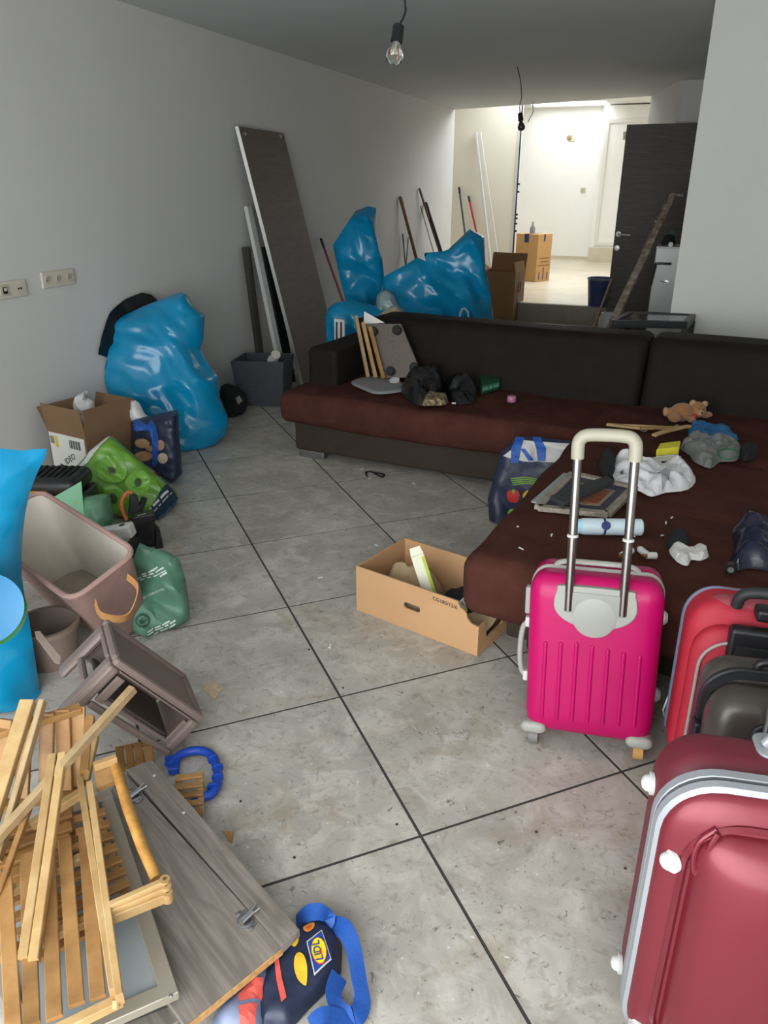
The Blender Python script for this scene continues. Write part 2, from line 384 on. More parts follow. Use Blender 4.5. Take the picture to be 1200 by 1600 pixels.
for i in range(-9, 22):
    for j in range(-12, 22):
        q = [org+ei*((i+a)*TS)+ej*((j+b)*TS) for a, b in ((0,0),(1,0),(1,1),(0,1))]
        c = (q[0]+q[2])/2; q = [p+(ei*(1 if k in (0,3) else -1)+ej*(1 if k < 2 else -1))*G for k, p in enumerate(q)]
        cl = clip(q, WX, 1.7, BY, 9.4)
        if not cl: continue
        if c.x > .1 and c.y > 5.3: continue
        if len(cl) == 4 and all((a-b).length < 1e-6 for a, b in zip(cl, q)) and full:
            o = full.copy(); COL.objects.link(o); o.location = Vector((c.x, c.y, -.008))-WO[fl]; WO[o] = c
            continue
        o = MB().prism([Vector((p.x, p.y, -.008)) for p in cl], (0,0,.008)).build('tile', TILE, fl)
        if len(cl) == 4 and not full and all((a-b).length < 1e-6 for a, b in zip(cl, q)): full = o
struct(MB().box((WX-.12, BY-.1, -.08), (WX, LC.y, FZ)).build('wall_left', WALL))
cor = PY(1082, 250, 5.15).x
wr = MB(); wr.box((cor, 5.15, -.08), (1.8, 5.27, CZ+.1)); wr.box((cor, 5.27, -.08), (cor+.1, 8.6, CZ+.1)); wr.box((cor-.22, 8.56, -.08), (cor+.1, 8.66, CZ+.1))
wr.box((cor+.1, 8.56, -.08), (1.3, 8.66, FZ))
struct(wr.build('wall_right', WALL))
struct(MB().box((1.7, BY-.1, -.08), (1.82, 5.15, CZ+.1)).build('wall_side', WALL))
wb = MB(); wb.box((WX-.12, BY-.2, 2.3), (1.82, BY, CZ+.1)); wb.box((WX-.12, BY-.2, -.08), (-2.3, BY, 2.3)); wb.box((1.1, BY-.2, -.08), (1.82, BY, 2.3)); wb.box((-2.3, BY-.2, -.08), (1.1, BY, .1))
struct(wb.build('wall_street', WALL))
wf = MB()
for x in (-2.3, -1.2, -.05, 1.05): wf.box((x, BY-.15, .1), (x+.05, BY-.09, 2.3))
wf.box((-2.3, BY-.15, .1), (1.1, BY-.09, .16)); wf.box((-2.3, BY-.15, 2.24), (1.1, BY-.09, 2.3)); struct(wf.build('window_1', WHITE))
struct(MB().prism([Vector((WX-.12, BY-.2, CZ)), Vector((1.82, BY-.2, CZ)), Vector((1.82, 8.7, CZ)), Vector((PC.x, PC.y+.1, CZ)), Vector((RC.x, RC.y, CZ)), Vector((WX-.12, LC.y, CZ))], (0,0,FZ-CZ)).build('ceiling', CEIL))
# far wall strip with the jamb of the wide opening
dr = (RC-LC).normalized(); nrm = Vector((-dr.y, dr.x, 0))
SYY = 11.6; dr = Vector((1,0,0)); nrm = Vector((0,1,0)); LC2 = Vector((WX-.9, SYY, 0)); pj = Vector((PY(803, 300, SYY).x, SYY, 0))
struct(MB().hexa([LC2, pj, pj+nrm*.12, LC2+nrm*.12], (0,0,FZ)).build('wall_far', mat('warm_lit_wall_paint', 'e6dfce', .75, var=.02, vscale=1.5)))  # warm tint of the light is put into this wall's paint colour
tr = struct(MB().hexa([pj-nrm*.01, pj+dr*.035-nrm*.01, pj+dr*.035+nrm*.13, pj+nrm*.13], (0,0,FZ-.01)).build('trim_1', WHITE))
MB().hexa([pj+dr*.036-nrm*.012, pj+dr*.05-nrm*.012, pj+dr*.05+nrm*.02, pj+dr*.036+nrm*.02], (0,0,FZ-.02)).build('jamb_edge', BLKP, tr)
for z in (1.52, 1.42, 1.12, 1.07, 1.0, .9):
    q = pj+dr*.05-nrm*.012; MB().hexa([q, q+dr*.025, q+dr*.025+nrm*.03, q+nrm*.03], (0,0,.025)).v
    b = MB().hexa([q, q+dr*.025, q+dr*.025+nrm*.03, q+nrm*.03], (0,0,.025)); b.v = [v+Vector((0,0,z)) for v in b.v]; b.build('strike_plate', BLKP, tr)
struct(MB().hexa([PC, PC+Vector((.12,.03,0)), RC+Vector((.12,.03,0)), RC], (0,0,FZ)).build('wall_pier', WALL))
struct(MB().box((RC.x-.25, RC.y+.02, 1.98), (RC.x+.08, RC.y+.1, 2.06)).build('trim_2', WARMW))
# step and raised back room
struct(MB().box((WX, 9.4, -.08), (.4, 9.46, .208)).build('trim_3', mat('stone_riser', '8f887c', .6, var=.12, vscale=5)))
struct(MB().box((WX-.9, 9.44, .1), (1.2, 16.2, .212)).build('floor_back', FARFL))
FY = 16.0
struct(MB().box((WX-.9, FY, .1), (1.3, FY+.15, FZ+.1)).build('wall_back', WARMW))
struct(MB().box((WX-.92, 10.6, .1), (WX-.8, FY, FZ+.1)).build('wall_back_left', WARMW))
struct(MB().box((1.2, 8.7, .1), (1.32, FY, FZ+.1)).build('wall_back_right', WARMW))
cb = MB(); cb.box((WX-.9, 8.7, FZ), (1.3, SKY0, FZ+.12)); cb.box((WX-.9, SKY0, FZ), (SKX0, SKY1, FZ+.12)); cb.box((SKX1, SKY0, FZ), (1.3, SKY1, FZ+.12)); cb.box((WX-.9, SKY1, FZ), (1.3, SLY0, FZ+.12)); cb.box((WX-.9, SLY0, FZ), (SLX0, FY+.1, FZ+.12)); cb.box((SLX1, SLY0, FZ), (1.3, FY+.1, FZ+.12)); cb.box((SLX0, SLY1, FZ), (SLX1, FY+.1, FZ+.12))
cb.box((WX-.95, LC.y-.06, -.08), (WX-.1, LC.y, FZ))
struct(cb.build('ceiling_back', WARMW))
struct(MB().box((WX-.8, FY-.012, .212), (1.2, FY, .27)).build('baseboard_back', FARFL))
# white panelled cupboard door in the back room
a = PY(922, 388, FY-.35); bq = PY(990, 388, FY-.35)
pn = struct(MB().box((a.x, FY-.35, .212), (1.2, FY-.001, FZ-.02)).build('door_2', WARMW))
MB().box((a.x-.02, FY-.4, .213), (1.2, FY-.36, .46)).build('stone_plinth', FARFL, pn)
TRIMW = mat('door_gloss_white', 'dedcd4', .45)
x0, x1, z0, z1 = a.x+.06, a.x+.95, .5, 2.62
for p, q in (((x0,0,z0),(x0+.06,0,z1)),((x1-.06,0,z0),(x1,0,z1)),((x0+.061,0,z0),(x1-.061,0,z0+.06)),((x0+.061,0,z1-.06),(x1-.061,0,z1))):
    MB().box((p[0], FY-.375, p[2]), (q[0], FY-.351, q[2])).build('door_moulding', TRIMW, pn)
MB().box((x0+.17, FY-.362, z0+.17), (x1-.17, FY-.351, z1-.17)).build('door_panel', WARMW, pn)
# ------------------------------------------------------------------ dark door leaf
DY = 8.4
dl, drr = PY(980, 195, DY).x, cor+.0
dt = 2.03
dd = struct(MB().box((dl, DY-.02, .03), (drr, DY+.02, dt)).build('door_1', DOORW, bevel=.003))
h = PY(966, 366, DY-.03)
hb = MB(); hb.lathe([(.001,0),(.026,.0),(.026,.008),(.012,.01),(.009,.05)], (h.x, DY-.02, h.z), (0,-1,0)); hb.tube([(h.x, DY-.065, h.z), (h.x+.04, DY-.07, h.z), (h.x+.12, DY-.07, h.z-.004)], .009); hb.build('door_handle', ALU, dd, True)
MB().lathe([(.001,0),(.026,0),(.026,.008),(.01,.01),(.001,.01)], (h.x, DY-.02, h.z-.13), (0,-1,0)).build('key_rosette', ALU, dd, True)
struct(MB().box((cor-.035, 7.35, -.01), (cor-.001, 7.5, 2.12)).build('trim_4', DOORW))
# ------------------------------------------------------------------ wall sockets
IV = mat('ivory_plastic', 'c9c3b2', .45); IVD = mat('dark_ivory_plastic', 'b5ae9c', .5)  # second ivory is a little darker, for wells, module frame and rocker
def socket_plate(c, w, hh, n, label, kind):
    t = thing('wall_socket', label, 'socket', (WX+.001, c.y, c.z-hh/2))
    MB().rbox((WX+.001, c.y-w/2, c.z-hh/2), (WX+.014, c.y+w/2, c.z+hh/2), .005, 1).build('plate', IV, t, True)
    for k in range(n):
        y = c.y-w/2+w*(k+.5)/n
        if kind[k] == 's':
            s_ = MB().lathe([(.021,0),(.021,.004),(.018,.004),(.017,.0012),(.001,.0012)], (WX+.0135, y, c.z), (1,0,0)).build('socket_well', IVD, t, True)
            for dy in (-.0085, .0085): MB().lathe([(.0025,0),(.0025,.001),(.0001,.001)], (WX+.0155, y+dy, c.z-.002), (1,0,0), 10).build('contact_hole', BLKP, s_)
            MB().lathe([(.0025,0),(.0025,.008),(.0001,.009)], (WX+.015, y, c.z+.008), (1,0,0), 10).build('earth_pin', ALU, s_)
        elif kind[k] == 'd':
            fr = MB().rbox((WX+.013, y-.028, c.z-.026), (WX+.017, y+.028, c.z+.026), .002, 1).build('module_frame', IVD, t, True)
            MB().box((WX+.0165, y-.014, c.z-.016), (WX+.0175, y+.014, c.z+.016)).build('port_opening', BLKP, fr); MB().box((WX+.017, y-.007, c.z-.003), (WX+.0195, y+.009, c.z+.012)).build('port_flap', IV, fr)
        else:
            for dy in (-.008, .008): MB().lathe([(.005,0),(.005,.003),(.0001,.003)], (WX+.0135, y+dy, c.z), (1,0,0), 12).build('jack_hole', BLKP, t)
socket_plate(PX(89, 435, WX), .235, .082, 3, 'ivory plate with three sockets in a row on the white wall', 'sss')
socket_plate(PX(16, 452, WX), .19, .082, 2, 'ivory plate with a dark square port and two small jacks on the white wall', 'dj')
# far wall: bare lamp outlet and switch
c = PY(893, 215, FY); t = thing('wall_lamp_outlet', 'small tan wall outlet with bare wires high on the bright back wall', 'outlet', (c.x, FY-.02, c.z-.06))
MB().rbox((c.x-.02, FY-.02, c.z-.06), (c.x+.07, FY-.001, c.z+.05), .006, 1).build('plate', IV, t, True); MB().lathe([(.045,0),(.045,.03),(.03,.04),(.001,.04)], (c.x-.04, FY-.001, c.z), (0,-1,0), 16).build('bracket', mat('tan_fitting', '9a7f63', .6), t, True)
c = PY(911, 297, FY); t = thing('light_switch', 'small ivory light switch on the bright back wall', 'switch', (c.x, FY-.015, c.z-.04))
MB().rbox((c.x-.045, FY-.014, c.z-.045), (c.x+.045, FY-.001, c.z+.045), .004, 1).build('plate', IV, t, True); MB().rbox((c.x-.028, FY-.02, c.z-.03), (c.x+.028, FY-.012, c.z+.03), .003, 1).build('rocker', IVD, t, True)
# ------------------------------------------------------------------ bare bulbs
GLASS = mat('bulb_glass', 'f4f4f2', .02, trans=1., spec=.5)
def bulb(top, sock, tip, label, wires, glass, r=.03):
    t = thing('pendant_bulb', label, 'light bulb', top)
    ax = (tip-sock).normalized(); L = (tip-sock).length
    MB().tube(catmull(wires, 5), .0035, 8).build('cable', BLKP, t, True)
    MB().lathe([(.004,-.004),(.016,0),(.02,.004),(.021,L*.42),(.016,L*.44),(.001,L*.44)], sock, ax, 20).build('lamp_holder', BLKP, t, True)
    s0 = L*.42; B = L-s0
    g = MB().lathe([(.012,s0),(.015,s0+B*.18),(.024,s0+B*.42),(.031,s0+B*.65),(.027,s0+B*.86),(.015,s0+B*.97),(.0005,s0+B)], sock, ax, 24).build('bulb', glass, t, True)
    MB().tube([sock+ax*(s0+.004), sock+ax*(s0+B*.55)], .003, 8).build('filament_stem', WHITE, g)
    e = ax.orthogonal().normalized()
    for k in (-1, 1): MB().tube([sock+ax*(s0+B*.3)+e*.002*k, sock+ax*(s0+B*.72)+e*.012*k], .0012, 6).build('filament', mat('amber_filament', 'c99a5a', .4), g)
def vray(px, py, D): d = ray(px, py); return CAM+d*(D/d.dot(FW))
d1 = 2.65; tp1 = vray(634, -6, d1); tp1.z = CZ
bulb(tp1, vray(623, 40, d1), vray(615, 99, d1), 'clear filament bulb in a black holder hanging from a short dark cable', [tp1, vray(633, -6, d1), vray(634, 14, d1), vray(630, 28, d1), vray(623, 41, d1)], GLASS)
d2 = (PZ(808, 104, CZ)-CAM).dot(FW)
bulb(PZ(808, 104, CZ), vray(813, 177, d2), vray(815, 204, d2), 'dark unlit bulb hanging from a long cable before the bright opening', [PZ(808, 104, CZ), vray(813, 125, d2), vray(815, 150, d2), vray(812, 166, d2), vray(813, 178, d2)], mat('smoked_glass', '3c3b38', .15))
p3 = PZ(832, 159, CZ); d3 = (p3-CAM).dot(FW)
t = MB().tube(catmull([p3, vray(833, 174, d3), vray(828, 184, d3), vray(825, 191, d3)], 5), .006, 8).build('loose_ceiling_wire', WHITE, None, True); tag(t, 'short loose white wire dangling from the ceiling edge before the bright room', 'wire')
# ------------------------------------------------------------------ corner sofa
th = math.radians(-5.5)
SM = Matrix.Translation((-2.034, 3.836, 0)) @ Matrix.Rotation(th, 4, 'Z')
def S(x, y, z=0.): return SM @ Vector((x, y, z))
SZ = .405
sofa = thing('corner_sofa', 'large dark brown suede corner sofa with black back and a long chaise', 'sofa', S(1.3, .3, 0))
def lumpy(seed, amp, seams=(), top=SZ, sx=()):
    def f(w, d):
        k = amp*noise.fractal(Vector((w.x*2.3+seed, w.y*2.3, w.z*2.3)), .9, 2, 3)
        w = w+d*k
        if d.z > .3:
            for y in seams: w.z -= .014*math.exp(-((w.y-y)/.02)**2)*d.z
            for x in sx: w.z -= .014*math.exp(-((w.x-x)/.02)**2)*d.z
        return w
    return f
MB(SM).rbox((0, 0, .045), (1.78, .86, .235), .012, 3).build('base', BASEF, sofa, True)
MB(SM).rbox((1.76, -1.42, .045), (2.72, .86, .235), .012, 3).build('chaise_base', BASEF, sofa, True)
MB(SM).rbox((-.055, -.1, .215), (1.70, .56, SZ), (.05,.05,.07), (46,18,3), lumpy(1, .012, (), SZ, (.82,))).build('seat_cushion', SUEDE, sofa, True)
MB(SM).rbox((1.655, -1.61, .2), (2.75, .56, SZ+.005), (.055,.055,.055), (26,60,4), lumpy(5, .012, (-.95, -.25), SZ)).build('chaise_cushion', SUEDE, sofa, True)
MB(SM).rbox((.0, .16, .235), (.2, .86, .615), .035, 5, lumpy(9, .008)).build('armrest', LEATH, sofa, True)
def back(x0, x1, nm, seed):
    def f(w, d):
        w = w+d*.008*noise.fractal(Vector((w.x*2+seed, w.y*2, w.z*2)), .9, 2, 3)
        t = (w.z-.3)/.45; w.y += .16*t if w.y < .7 else .03*t
        return w
    MB(SM).rbox((x0, .46, .28), (x1, .86, .745), .05, (20,4,6), f).build(nm, LEATH, sofa, True)
back(.19, 1.825, 'backrest', 3); back(1.83, 2.75, 'backrest', 8)
MB(SM).rbox((-.0, .74, .235), (2.75, .9, .7), .03, 2).build('back_panel', LEATH, sofa, True)
for x, y in ((.02, .0), (.02, .78), (1.5, .78)): MB(SM).box((x, y, 0), (x+.17, y+.035, .045)).build('metal_leg', CHROME, sofa, bevel=.003)
for x, y in ((1.86, -1.38), (2.55, -1.38), (2.55, .7)): MB(SM).lathe([(.03,0),(.034,.02),(.034,.05)], (x, y, 0), n=16).build('foot', BLKP, sofa, True)
# ------------------------------------------------------------------ pink cabin suitcase
PINK = mat('glossy_pink_shell', 'ad0656', .4, var=.06, vscale=6, coat=.1, spec=.25); GRY = mat('pale_grey_plastic', '97978f', .45, var=.05); STEEL = mat('satin_steel_tube', '8f8a86', .3, 1)
PM = Matrix.Translation((-.261, 1.764, .058)) @ Matrix.Rotation(math.radians(3.7), 4, 'Z') @ Matrix.Rotation(math.radians(-8), 4, 'X') @ Matrix.Rotation(math.radians(-2.8), 4, 'Y')
pk = thing('cabin_suitcase', 'bright pink hard-shell suitcase with its steel pull handle raised', 'suitcase', PM @ Vector((.17, .1, -.05)))
W, D, H = .347, .195, .462
def taper(w, d):
    k = 1-.03*(1-w.z/H); w.x = W/2+(w.x-W/2)*k
    return w
MB(PM).rbox((0, 0, 0), (W, .112, H), (.045,.04,.06), (10,3,12), taper).build('front_shell', PINK, pk, True)
MB(PM).rbox((0, .085, 0), (W, D, H), (.045,.04,.06), (10,3,12), taper).build('rear_shell', PINK, pk, True)
MB(PM).rbox((-.003, .088, -.003), (W+.003, .108, H+.003), (.05,.009,.062), (8,1,10), taper).build('zip_band', GRY, pk, True)
for k in range(7):
    x = .052+k*.0405
    MB(PM).rbox((x-.006, -.004, .045+.002*k), (x+.006, .012, .285-.004*abs(k-2)), (.0055,.0055,.006), (1,1,6)).build('rib', PINK, pk, True)
# handle housing
out = [(.068,.385),(.075,.43),(.09,.442),(.255,.442),(.272,.43),(.279,.385),(.262,.355),(.225,.335),(.173,.328),(.122,.335),(.085,.355)]
hs = MB(PM).prism([(x, -.006, z) for x, z in catmull([Vector((x, z, 0)) for x, z in out], 3, True) for x, z in ((x, z),)] if False else [(v.x, -.006, v.y) for v in catmull([(x, z, 0) for x, z in out], 3, True)], (0,.03,0)).build('handle_housing', GRY, pk, bevel=.004)
MB(PM).rbox((.095, -.009, .37), (.252, .0, .428), .004, 1).build('housing_recess', mat('mid_grey_plastic', '8e8e88', .5), hs, True)  # inset in a slightly darker grey than the housing
MB(PM).lathe([(.001,0),(.052,0),(.056,.004),(.05,.006)], (.173, -.004, .362), (0,-1,0), 28).build('grip_dish', GRY, hs, True)
def pole_path(x, z0, z1): return [(x, -.002, z0), (x, -.004, z1)]
for x in (.106, .243):
    p = MB(PM).tube(pole_path(x, .375, .79), .0115, 14).build('pull_pole', STEEL, pk, True)
    MB(PM).lathe([(.0115,0),(.0145,.001),(.0145,.006),(.0115,.008)], (x, -.003, .575), n=16).build('pole_collar', WHITE, p, True)
gp = [(.106,-.004,.78),(.106,-.004,.815),(.111,-.004,.83),(.128,-.004,.84),(.175,-.004,.842),(.222,-.004,.84),(.238,-.004,.83),(.243,-.004,.815),(.243,-.004,.78)]
MB(PM).tube(catmull(gp, 4), .0165, 14).build('pull_grip', mat('ivory_rubber', 'a29d8a', .5), pk, True)
MB(PM).tube(catmull([(.06,.1,H),(.085,.1,H+.014),(.17,.1,H+.016),(.255,.1,H+.014),(.28,.1,H)], 4), .008, 10, flat=.6).build('top_handle', GRY, pk, True)
MB(PM).tube(catmull([(-.002,.1,.12),(-.02,.1,.14),(-.026,.1,.2),(-.02,.1,.27),(-.002,.1,.29)], 4), .008, 10).build('side_handle', GRY, pk, True)
for z in (.11, .275): MB(PM).rbox((-.014, .088, z), (.004, .112, z+.03), .004, 1).build('handle_mount', WHITE, pk, True)
lk = MB(PM).rbox((-.014, .06, .325), (.006, .088, .405), .006, 1).build('combination_lock', GRY, pk, True)
for k in range(3): MB(PM).rbox((-.0165, .066, .338+k*.018), (-.012, .082, .349+k*.018), .002, 1).build('lock_dial', BLKP, lk, True)
for z in (.1, .33): MB(PM).lathe([(.02,0),(.02,.012),(.012,.02),(.001,.021)], (W-.004, .13, z), (1,0,0), 16).build('side_foot', WHITE, pk, True)
for k, x in ((0, .03), (1, W-.035)):
    g = MB(PM).rbox((x-.035, -.003, -.004), (x+.035, .05, .03), (.02,.012,.016), 2).build('corner_guard', GRY, pk, True)
    MB(PM).tube([(x-.013, .035, -.026), (x+.013, .035, -.026)], .024, 16).build('wheel', mat('taped_wheel', 'b88a4e', .7) if k else mat('grey_wheel', '6c6a66', .5), pk, True)
    MB(PM).tube([(x-.012, D-.03, -.022), (x+.012, D-.03, -.022)], .022, 16).build('wheel', MATS['grey_wheel'] if 'grey_wheel' in MATS else BLKP, pk, True)
# ------------------------------------------------------------------ crimson suitcase
CRIM = mat('satin_crimson_shell', '74222f', .38, var=.03, vscale=3, coat=.15, metal=.3); CRIMR = mat('matt_crimson_shell', '651d2b', .5, var=.05, vscale=3)
SILV = mat('silver_grey_band', '9b9ea3', .35, .3)
KM = Matrix.Translation((.085, .949, .03)) @ Matrix.Rotation(math.radians(9), 4, 'Z')
cr = thing('hard_suitcase', 'large crimson hard-shell suitcase with a silver band and white studs', 'suitcase', KM @ Vector((.22, .12, -.03)))
W, D, H = .46, .235, .595
MB(KM).rbox((.004, .1, 0), (W-.004, D, H-.002), (.075,.05,.085), (8,3,12)).build('rear_shell', CRIMR, cr, True)
MB(KM).rbox((.002, .03, .0), (W-.002, .112, H-.004), (.085,.035,.09), (8,2,12)).build('front_shell', CRIM, cr, True)
def bulge(w, d):
    if d.y < -.2:
        u = (w.x-W/2)/(W/2-.05); v = (w.z-H/2)/(H/2-.05); w.y -= .035*max(0, 1-u**4)*max(0, 1-v**4)
    return w
MB(KM).rbox((.05, .008, .05), (W-.05, .07, H-.055), (.05,.03,.06), (18,2,24), bulge).build('front_panel', CRIM, cr, True)
bd = MB(KM)
def rrect(x0, z0, x1, z1, r, n=8):
    P = []
    for cx_, cz_, a0 in ((x1-r, z1-r, 0), (x0+r, z1-r, 90), (x0+r, z0+r, 180), (x1-r, z0+r, 270)):
        for k in range(n+1):
            a = math.radians(a0+90*k/n); P.append((cx_+r*math.cos(a), cz_+r*math.sin(a)))
    return P
def loop(mb, prof, x0, z0, x1, z1, r):   # prof: list of (outset, y)
    n = len(prof); vs = []; rp = [rrect(x0-o, z0-o, x1+o, z1+o, r+o) for o, y in prof]; L = len(rp[0])
    for k in range(L):
        for j in range(n): vs.append((rp[j][k][0], prof[j][1], rp[j][k][1]))
    mb.add(vs, [(k*n+j, k*n+(j+1)%n, ((k+1)%L)*n+(j+1)%n, ((k+1)%L)*n+j) for k in range(L) for j in range(n)]); return mb
loop(MB(KM), [(-.008,.06),(.004,.064),(.006,.076),(.001,.080),(.001,.084),(.005,.087),(.006,.101),(-.008,.106)], 0, 0, W, H, .088).build('zip_band', SILV, cr, True)
loop(MB(KM), [(.0,.0865),(.0035,.0865),(.0035,.0815),(.0,.0815)], 0, 0, W, H, .088).build('zip_teeth', mat('zip_dark', '5d5f63', .5), cr, True)
loop(MB(KM), [(-.006,.034),(.0,.026),(.006,.034)], .04, .04, W-.04, H-.045, .08).build('shell_ridge', CRIM, cr, True)
for p, ax in (((.0, .165, .5), (-1,0,.0)), ((.0, .165, .06), (-1,0,0)), ((.022, .042, .46), (-.8,-.6,0)), ((.022, .042, .06), (-.8,-.6,0))):
    MB(KM).lathe([(.019,-.004),(.019,.002),(.0145,.003),(.0135,.009),(.009,.014),(.001,.016)], p, ax, 20).build('stud', WHITE, cr, True)
MB(KM).tube(catmull([(.075,.032,.545),(.055,.03,.52),(.05,.028,.49),(.056,.024,.46),(.064,.022,.49),(.068,.022,.52),(.075,.024,.545)], 4), .0045, 8).build('moulded_loop', CRIM, cr, True)
hd = MB(KM).rbox((.15, .15, H-.006), (.31, .215, H+.005), (.02,.02,.005), 2).build('handle_plate', SILV, cr, True)
MB(KM).tube(catmull([(.165,.18,H+.004),(.18,.18,H+.02),(.23,.18,H+.025),(.28,.18,H+.02),(.295,.18,H+.004)], 4), .009, 10).build('top_handle', SILV, cr, True)
lk = MB(KM).rbox((.165, .108, H-.008), (.215, .14, H+.004), .006, 1).build('lock', SILV, cr, True); MB(KM).lathe([(.009,0),(.009,.004),(.001,.005)], (.19, .124, H+.003), n=14).build('lock_button', CHROME, lk, True)
for x in (.06, W-.06):
    for y in (.05, .19): MB(KM).tube([(x-.012, y, -.008), (x+.012, y, -.008)], .022, 14).build('wheel', BLKP, cr, True)
# ------------------------------------------------------------------ red fabric suitcase
RED = mat('red_nylon', 'a91e31', .62, var=.06, vscale=12, bump=.12, bscale=300); REDT = mat('dusty_red_nylon', '9c4850', .7, var=.08, vscale=8, bump=.1, bscale=300)
BLUG = mat('slate_blue_trim', '5a6378', .6)
RM = Matrix.Translation((.122, 1.74, .035)) @ Matrix.Rotation(math.radians(5), 4, 'Z') @ Matrix.Rotation(math.radians(-3), 4, 'X')
rs = thing('fabric_suitcase', 'red fabric suitcase with grey piping standing between the sofa and the brown case', 'suitcase', RM @ Vector((.2, .1, -.035)))
W, D, H = .42, .185, .5
MB(RM).rbox((0, .03, 0), (W, D, H), (.075,.04,.085), (8,4,10)).build('body', RED, rs, True)
MB(RM).rbox((.012, -.01, .01), (W-.012, .06, H-.05), (.07,.03,.08), (8,2,10)).build('front_pocket', RED, rs, True)
MB(RM).rbox((-.006, .125, .01), (W+.006, .145, H+.004), (.075,.009,.088), (6,1,8)).build('edge_trim', BLUG, rs, True)
MB(RM).rbox((.015, .035, H-.14), (W-.015, .13, H+.004), (.07,.04,.08), (6,3,4)).build('top_panel', REDT, rs, True)
MB(RM).tube([(x, -.012 if z < H-.06 else -.01, z) for x, z in rrect(.03, .03, W-.03, H-.075, .075)]+[(W-.03, -.012, H-.15)], .004, 8, False).build('piping', mat('grey_piping', '9c948f', .5), rs, True)
MB(RM).tube([(.04, -.013, H-.155), (.15, -.013, H-.185)], .0035, 6).build('pocket_seam', MATS['grey_piping'], rs, True)
hp = MB(RM).rbox((.085, -.03, H-.13), (.33, .01, H-.03), .012, 2).build('handle_plate', BLKP, rs, True)
MB(RM).rbox((.1, -.036, H-.12), (.315, -.028, H-.07), .004, 1).build('plate_recess', BLKF, hp, True)
MB(RM).tube(catmull([(.1,.04,H-.0),(.105,.03,H+.03),(.13,.025,H+.045),(.21,.02,H+.05),(.3,.025,H+.045),(.32,.04,H)], 4), .014, 12).build('top_handle', mat('black_rubber', '242425', .6), rs, True)
MB(RM).rbox((.14, .0, H-.02), (.29, .05, H+.012), .01, 2).build('handle_block', BLKP, rs, True)
MB(RM).tube([(-.004, .14, .16), (-.012, .135, .12), (-.006, .135, .1)], .003, 6).build('zip_pull', CHROME, rs, True)
for x in (.06, W-.06):
    for y in (.03, .17): MB(RM).tube([(x-.014, y, -.012), (x+.014, y, -.012)], .022, 14).build('wheel', BLKP, rs, True)
# ------------------------------------------------------------------ brown-grey hard suitcase
BRN = mat('smoky_brown_shell', '4d4742', .33, var=.12, vscale=5, metal=.3)
BM = Matrix.Translation((.165, 1.40, .035)) @ Matrix.Rotation(math.radians(9), 4, 'Z')
bs = thing('smoky_suitcase', 'smoky brown hard-shell suitcase with black trim behind the crimson case', 'suitcase', BM @ Vector((.17, .1, -.035)))
W, D, H = .36, .2, .5
MB(BM).rbox((0, 0, 0), (W, .115, H-.01), (.06,.05,.075), (8,3,10)).build('front_shell', BRN, bs, True)
MB(BM).rbox((0, .1, 0), (W, D, H), (.06,.04,.07), (8,3,10)).build('rear_shell', BRN, bs, True)
loop(MB(BM), [(-.008,.088),(.005,.09),(.006,.098),(.002,.102),(.006,.106),(.005,.116),(-.008,.12)], 0, 0, W, H, .075).build('zip_band', BLKP, bs, True)
MB(BM).tube(catmull([(.1,.12,H),(.11,.12,H+.018),(.18,.12,H+.022),(.25,.12,H+.018),(.26,.12,H)], 4), .009, 10).build('top_handle', BLKP, bs, True)
hh = MB(BM).rbox((.075, -.008, H-.15), (.28, .012, H-.05), (.025,.009,.03), 3).build('handle_housing', BLKP, bs, True)
MB(BM).rbox((.09, -.012, H-.14), (.265, -.004, H-.065), (.015,.003,.02), 2).build('housing_recess', BLKF, hh, True)
for x in (.105, .25): MB(BM).tube([(x, -.004, H-.11), (x, -.004, H+.36)], .011, 12).build('pull_pole', CHROME, bs, True)
MB(BM).tube(catmull([(.105,-.004,H+.35),(.11,-.004,H+.385),(.195,-.004,H+.39),(.245,-.004,H+.385),(.25,-.004,H+.35)], 4), .015, 12).build('pull_grip', BLKP, bs, True)
MB(BM).rbox((-.012, .07, H-.22), (.004, .105, H-.12), .006, 2).build('side_bumper', BLKP, bs, True)
MB(BM).rbox((.01, -.004, H-.3), (.03, .004, H-.18), (.004,.003,.008), 2).build('groove_ridge', BRN, bs, True)
for x in (.05, W-.05):
    for y in (.05, .16): MB(BM).tube([(x-.012, y, -.012), (x+.012, y, -.012)], .022, 14).build('wheel', BLKP, bs, True)
# ------------------------------------------------------------------ low cardboard tray box on the floor
b0 = Vector((-.993, 2.303, 0)); bu = Vector((.488, -.135, 0)); BL = .52; bu.normalize(); bv = Vector((-bu.y, bu.x, 0)); BD = .31; BH = .185
TM = Matrix((( bu.x, bv.x, 0, b0.x), (bu.y, bv.y, 0, b0.y), (0, 0, 1, 0), (0, 0, 0, 1)))
bx = thing('cardboard_tray_box', 'low open cardboard box with a hand hole and a torn corner by the chaise', 'box', TM @ Vector((BL/2, BD/2, 0)))
ct = .006
MB(TM).box((0, 0, .001), (BL, BD, ct)).build('bottom', CARD, bx)
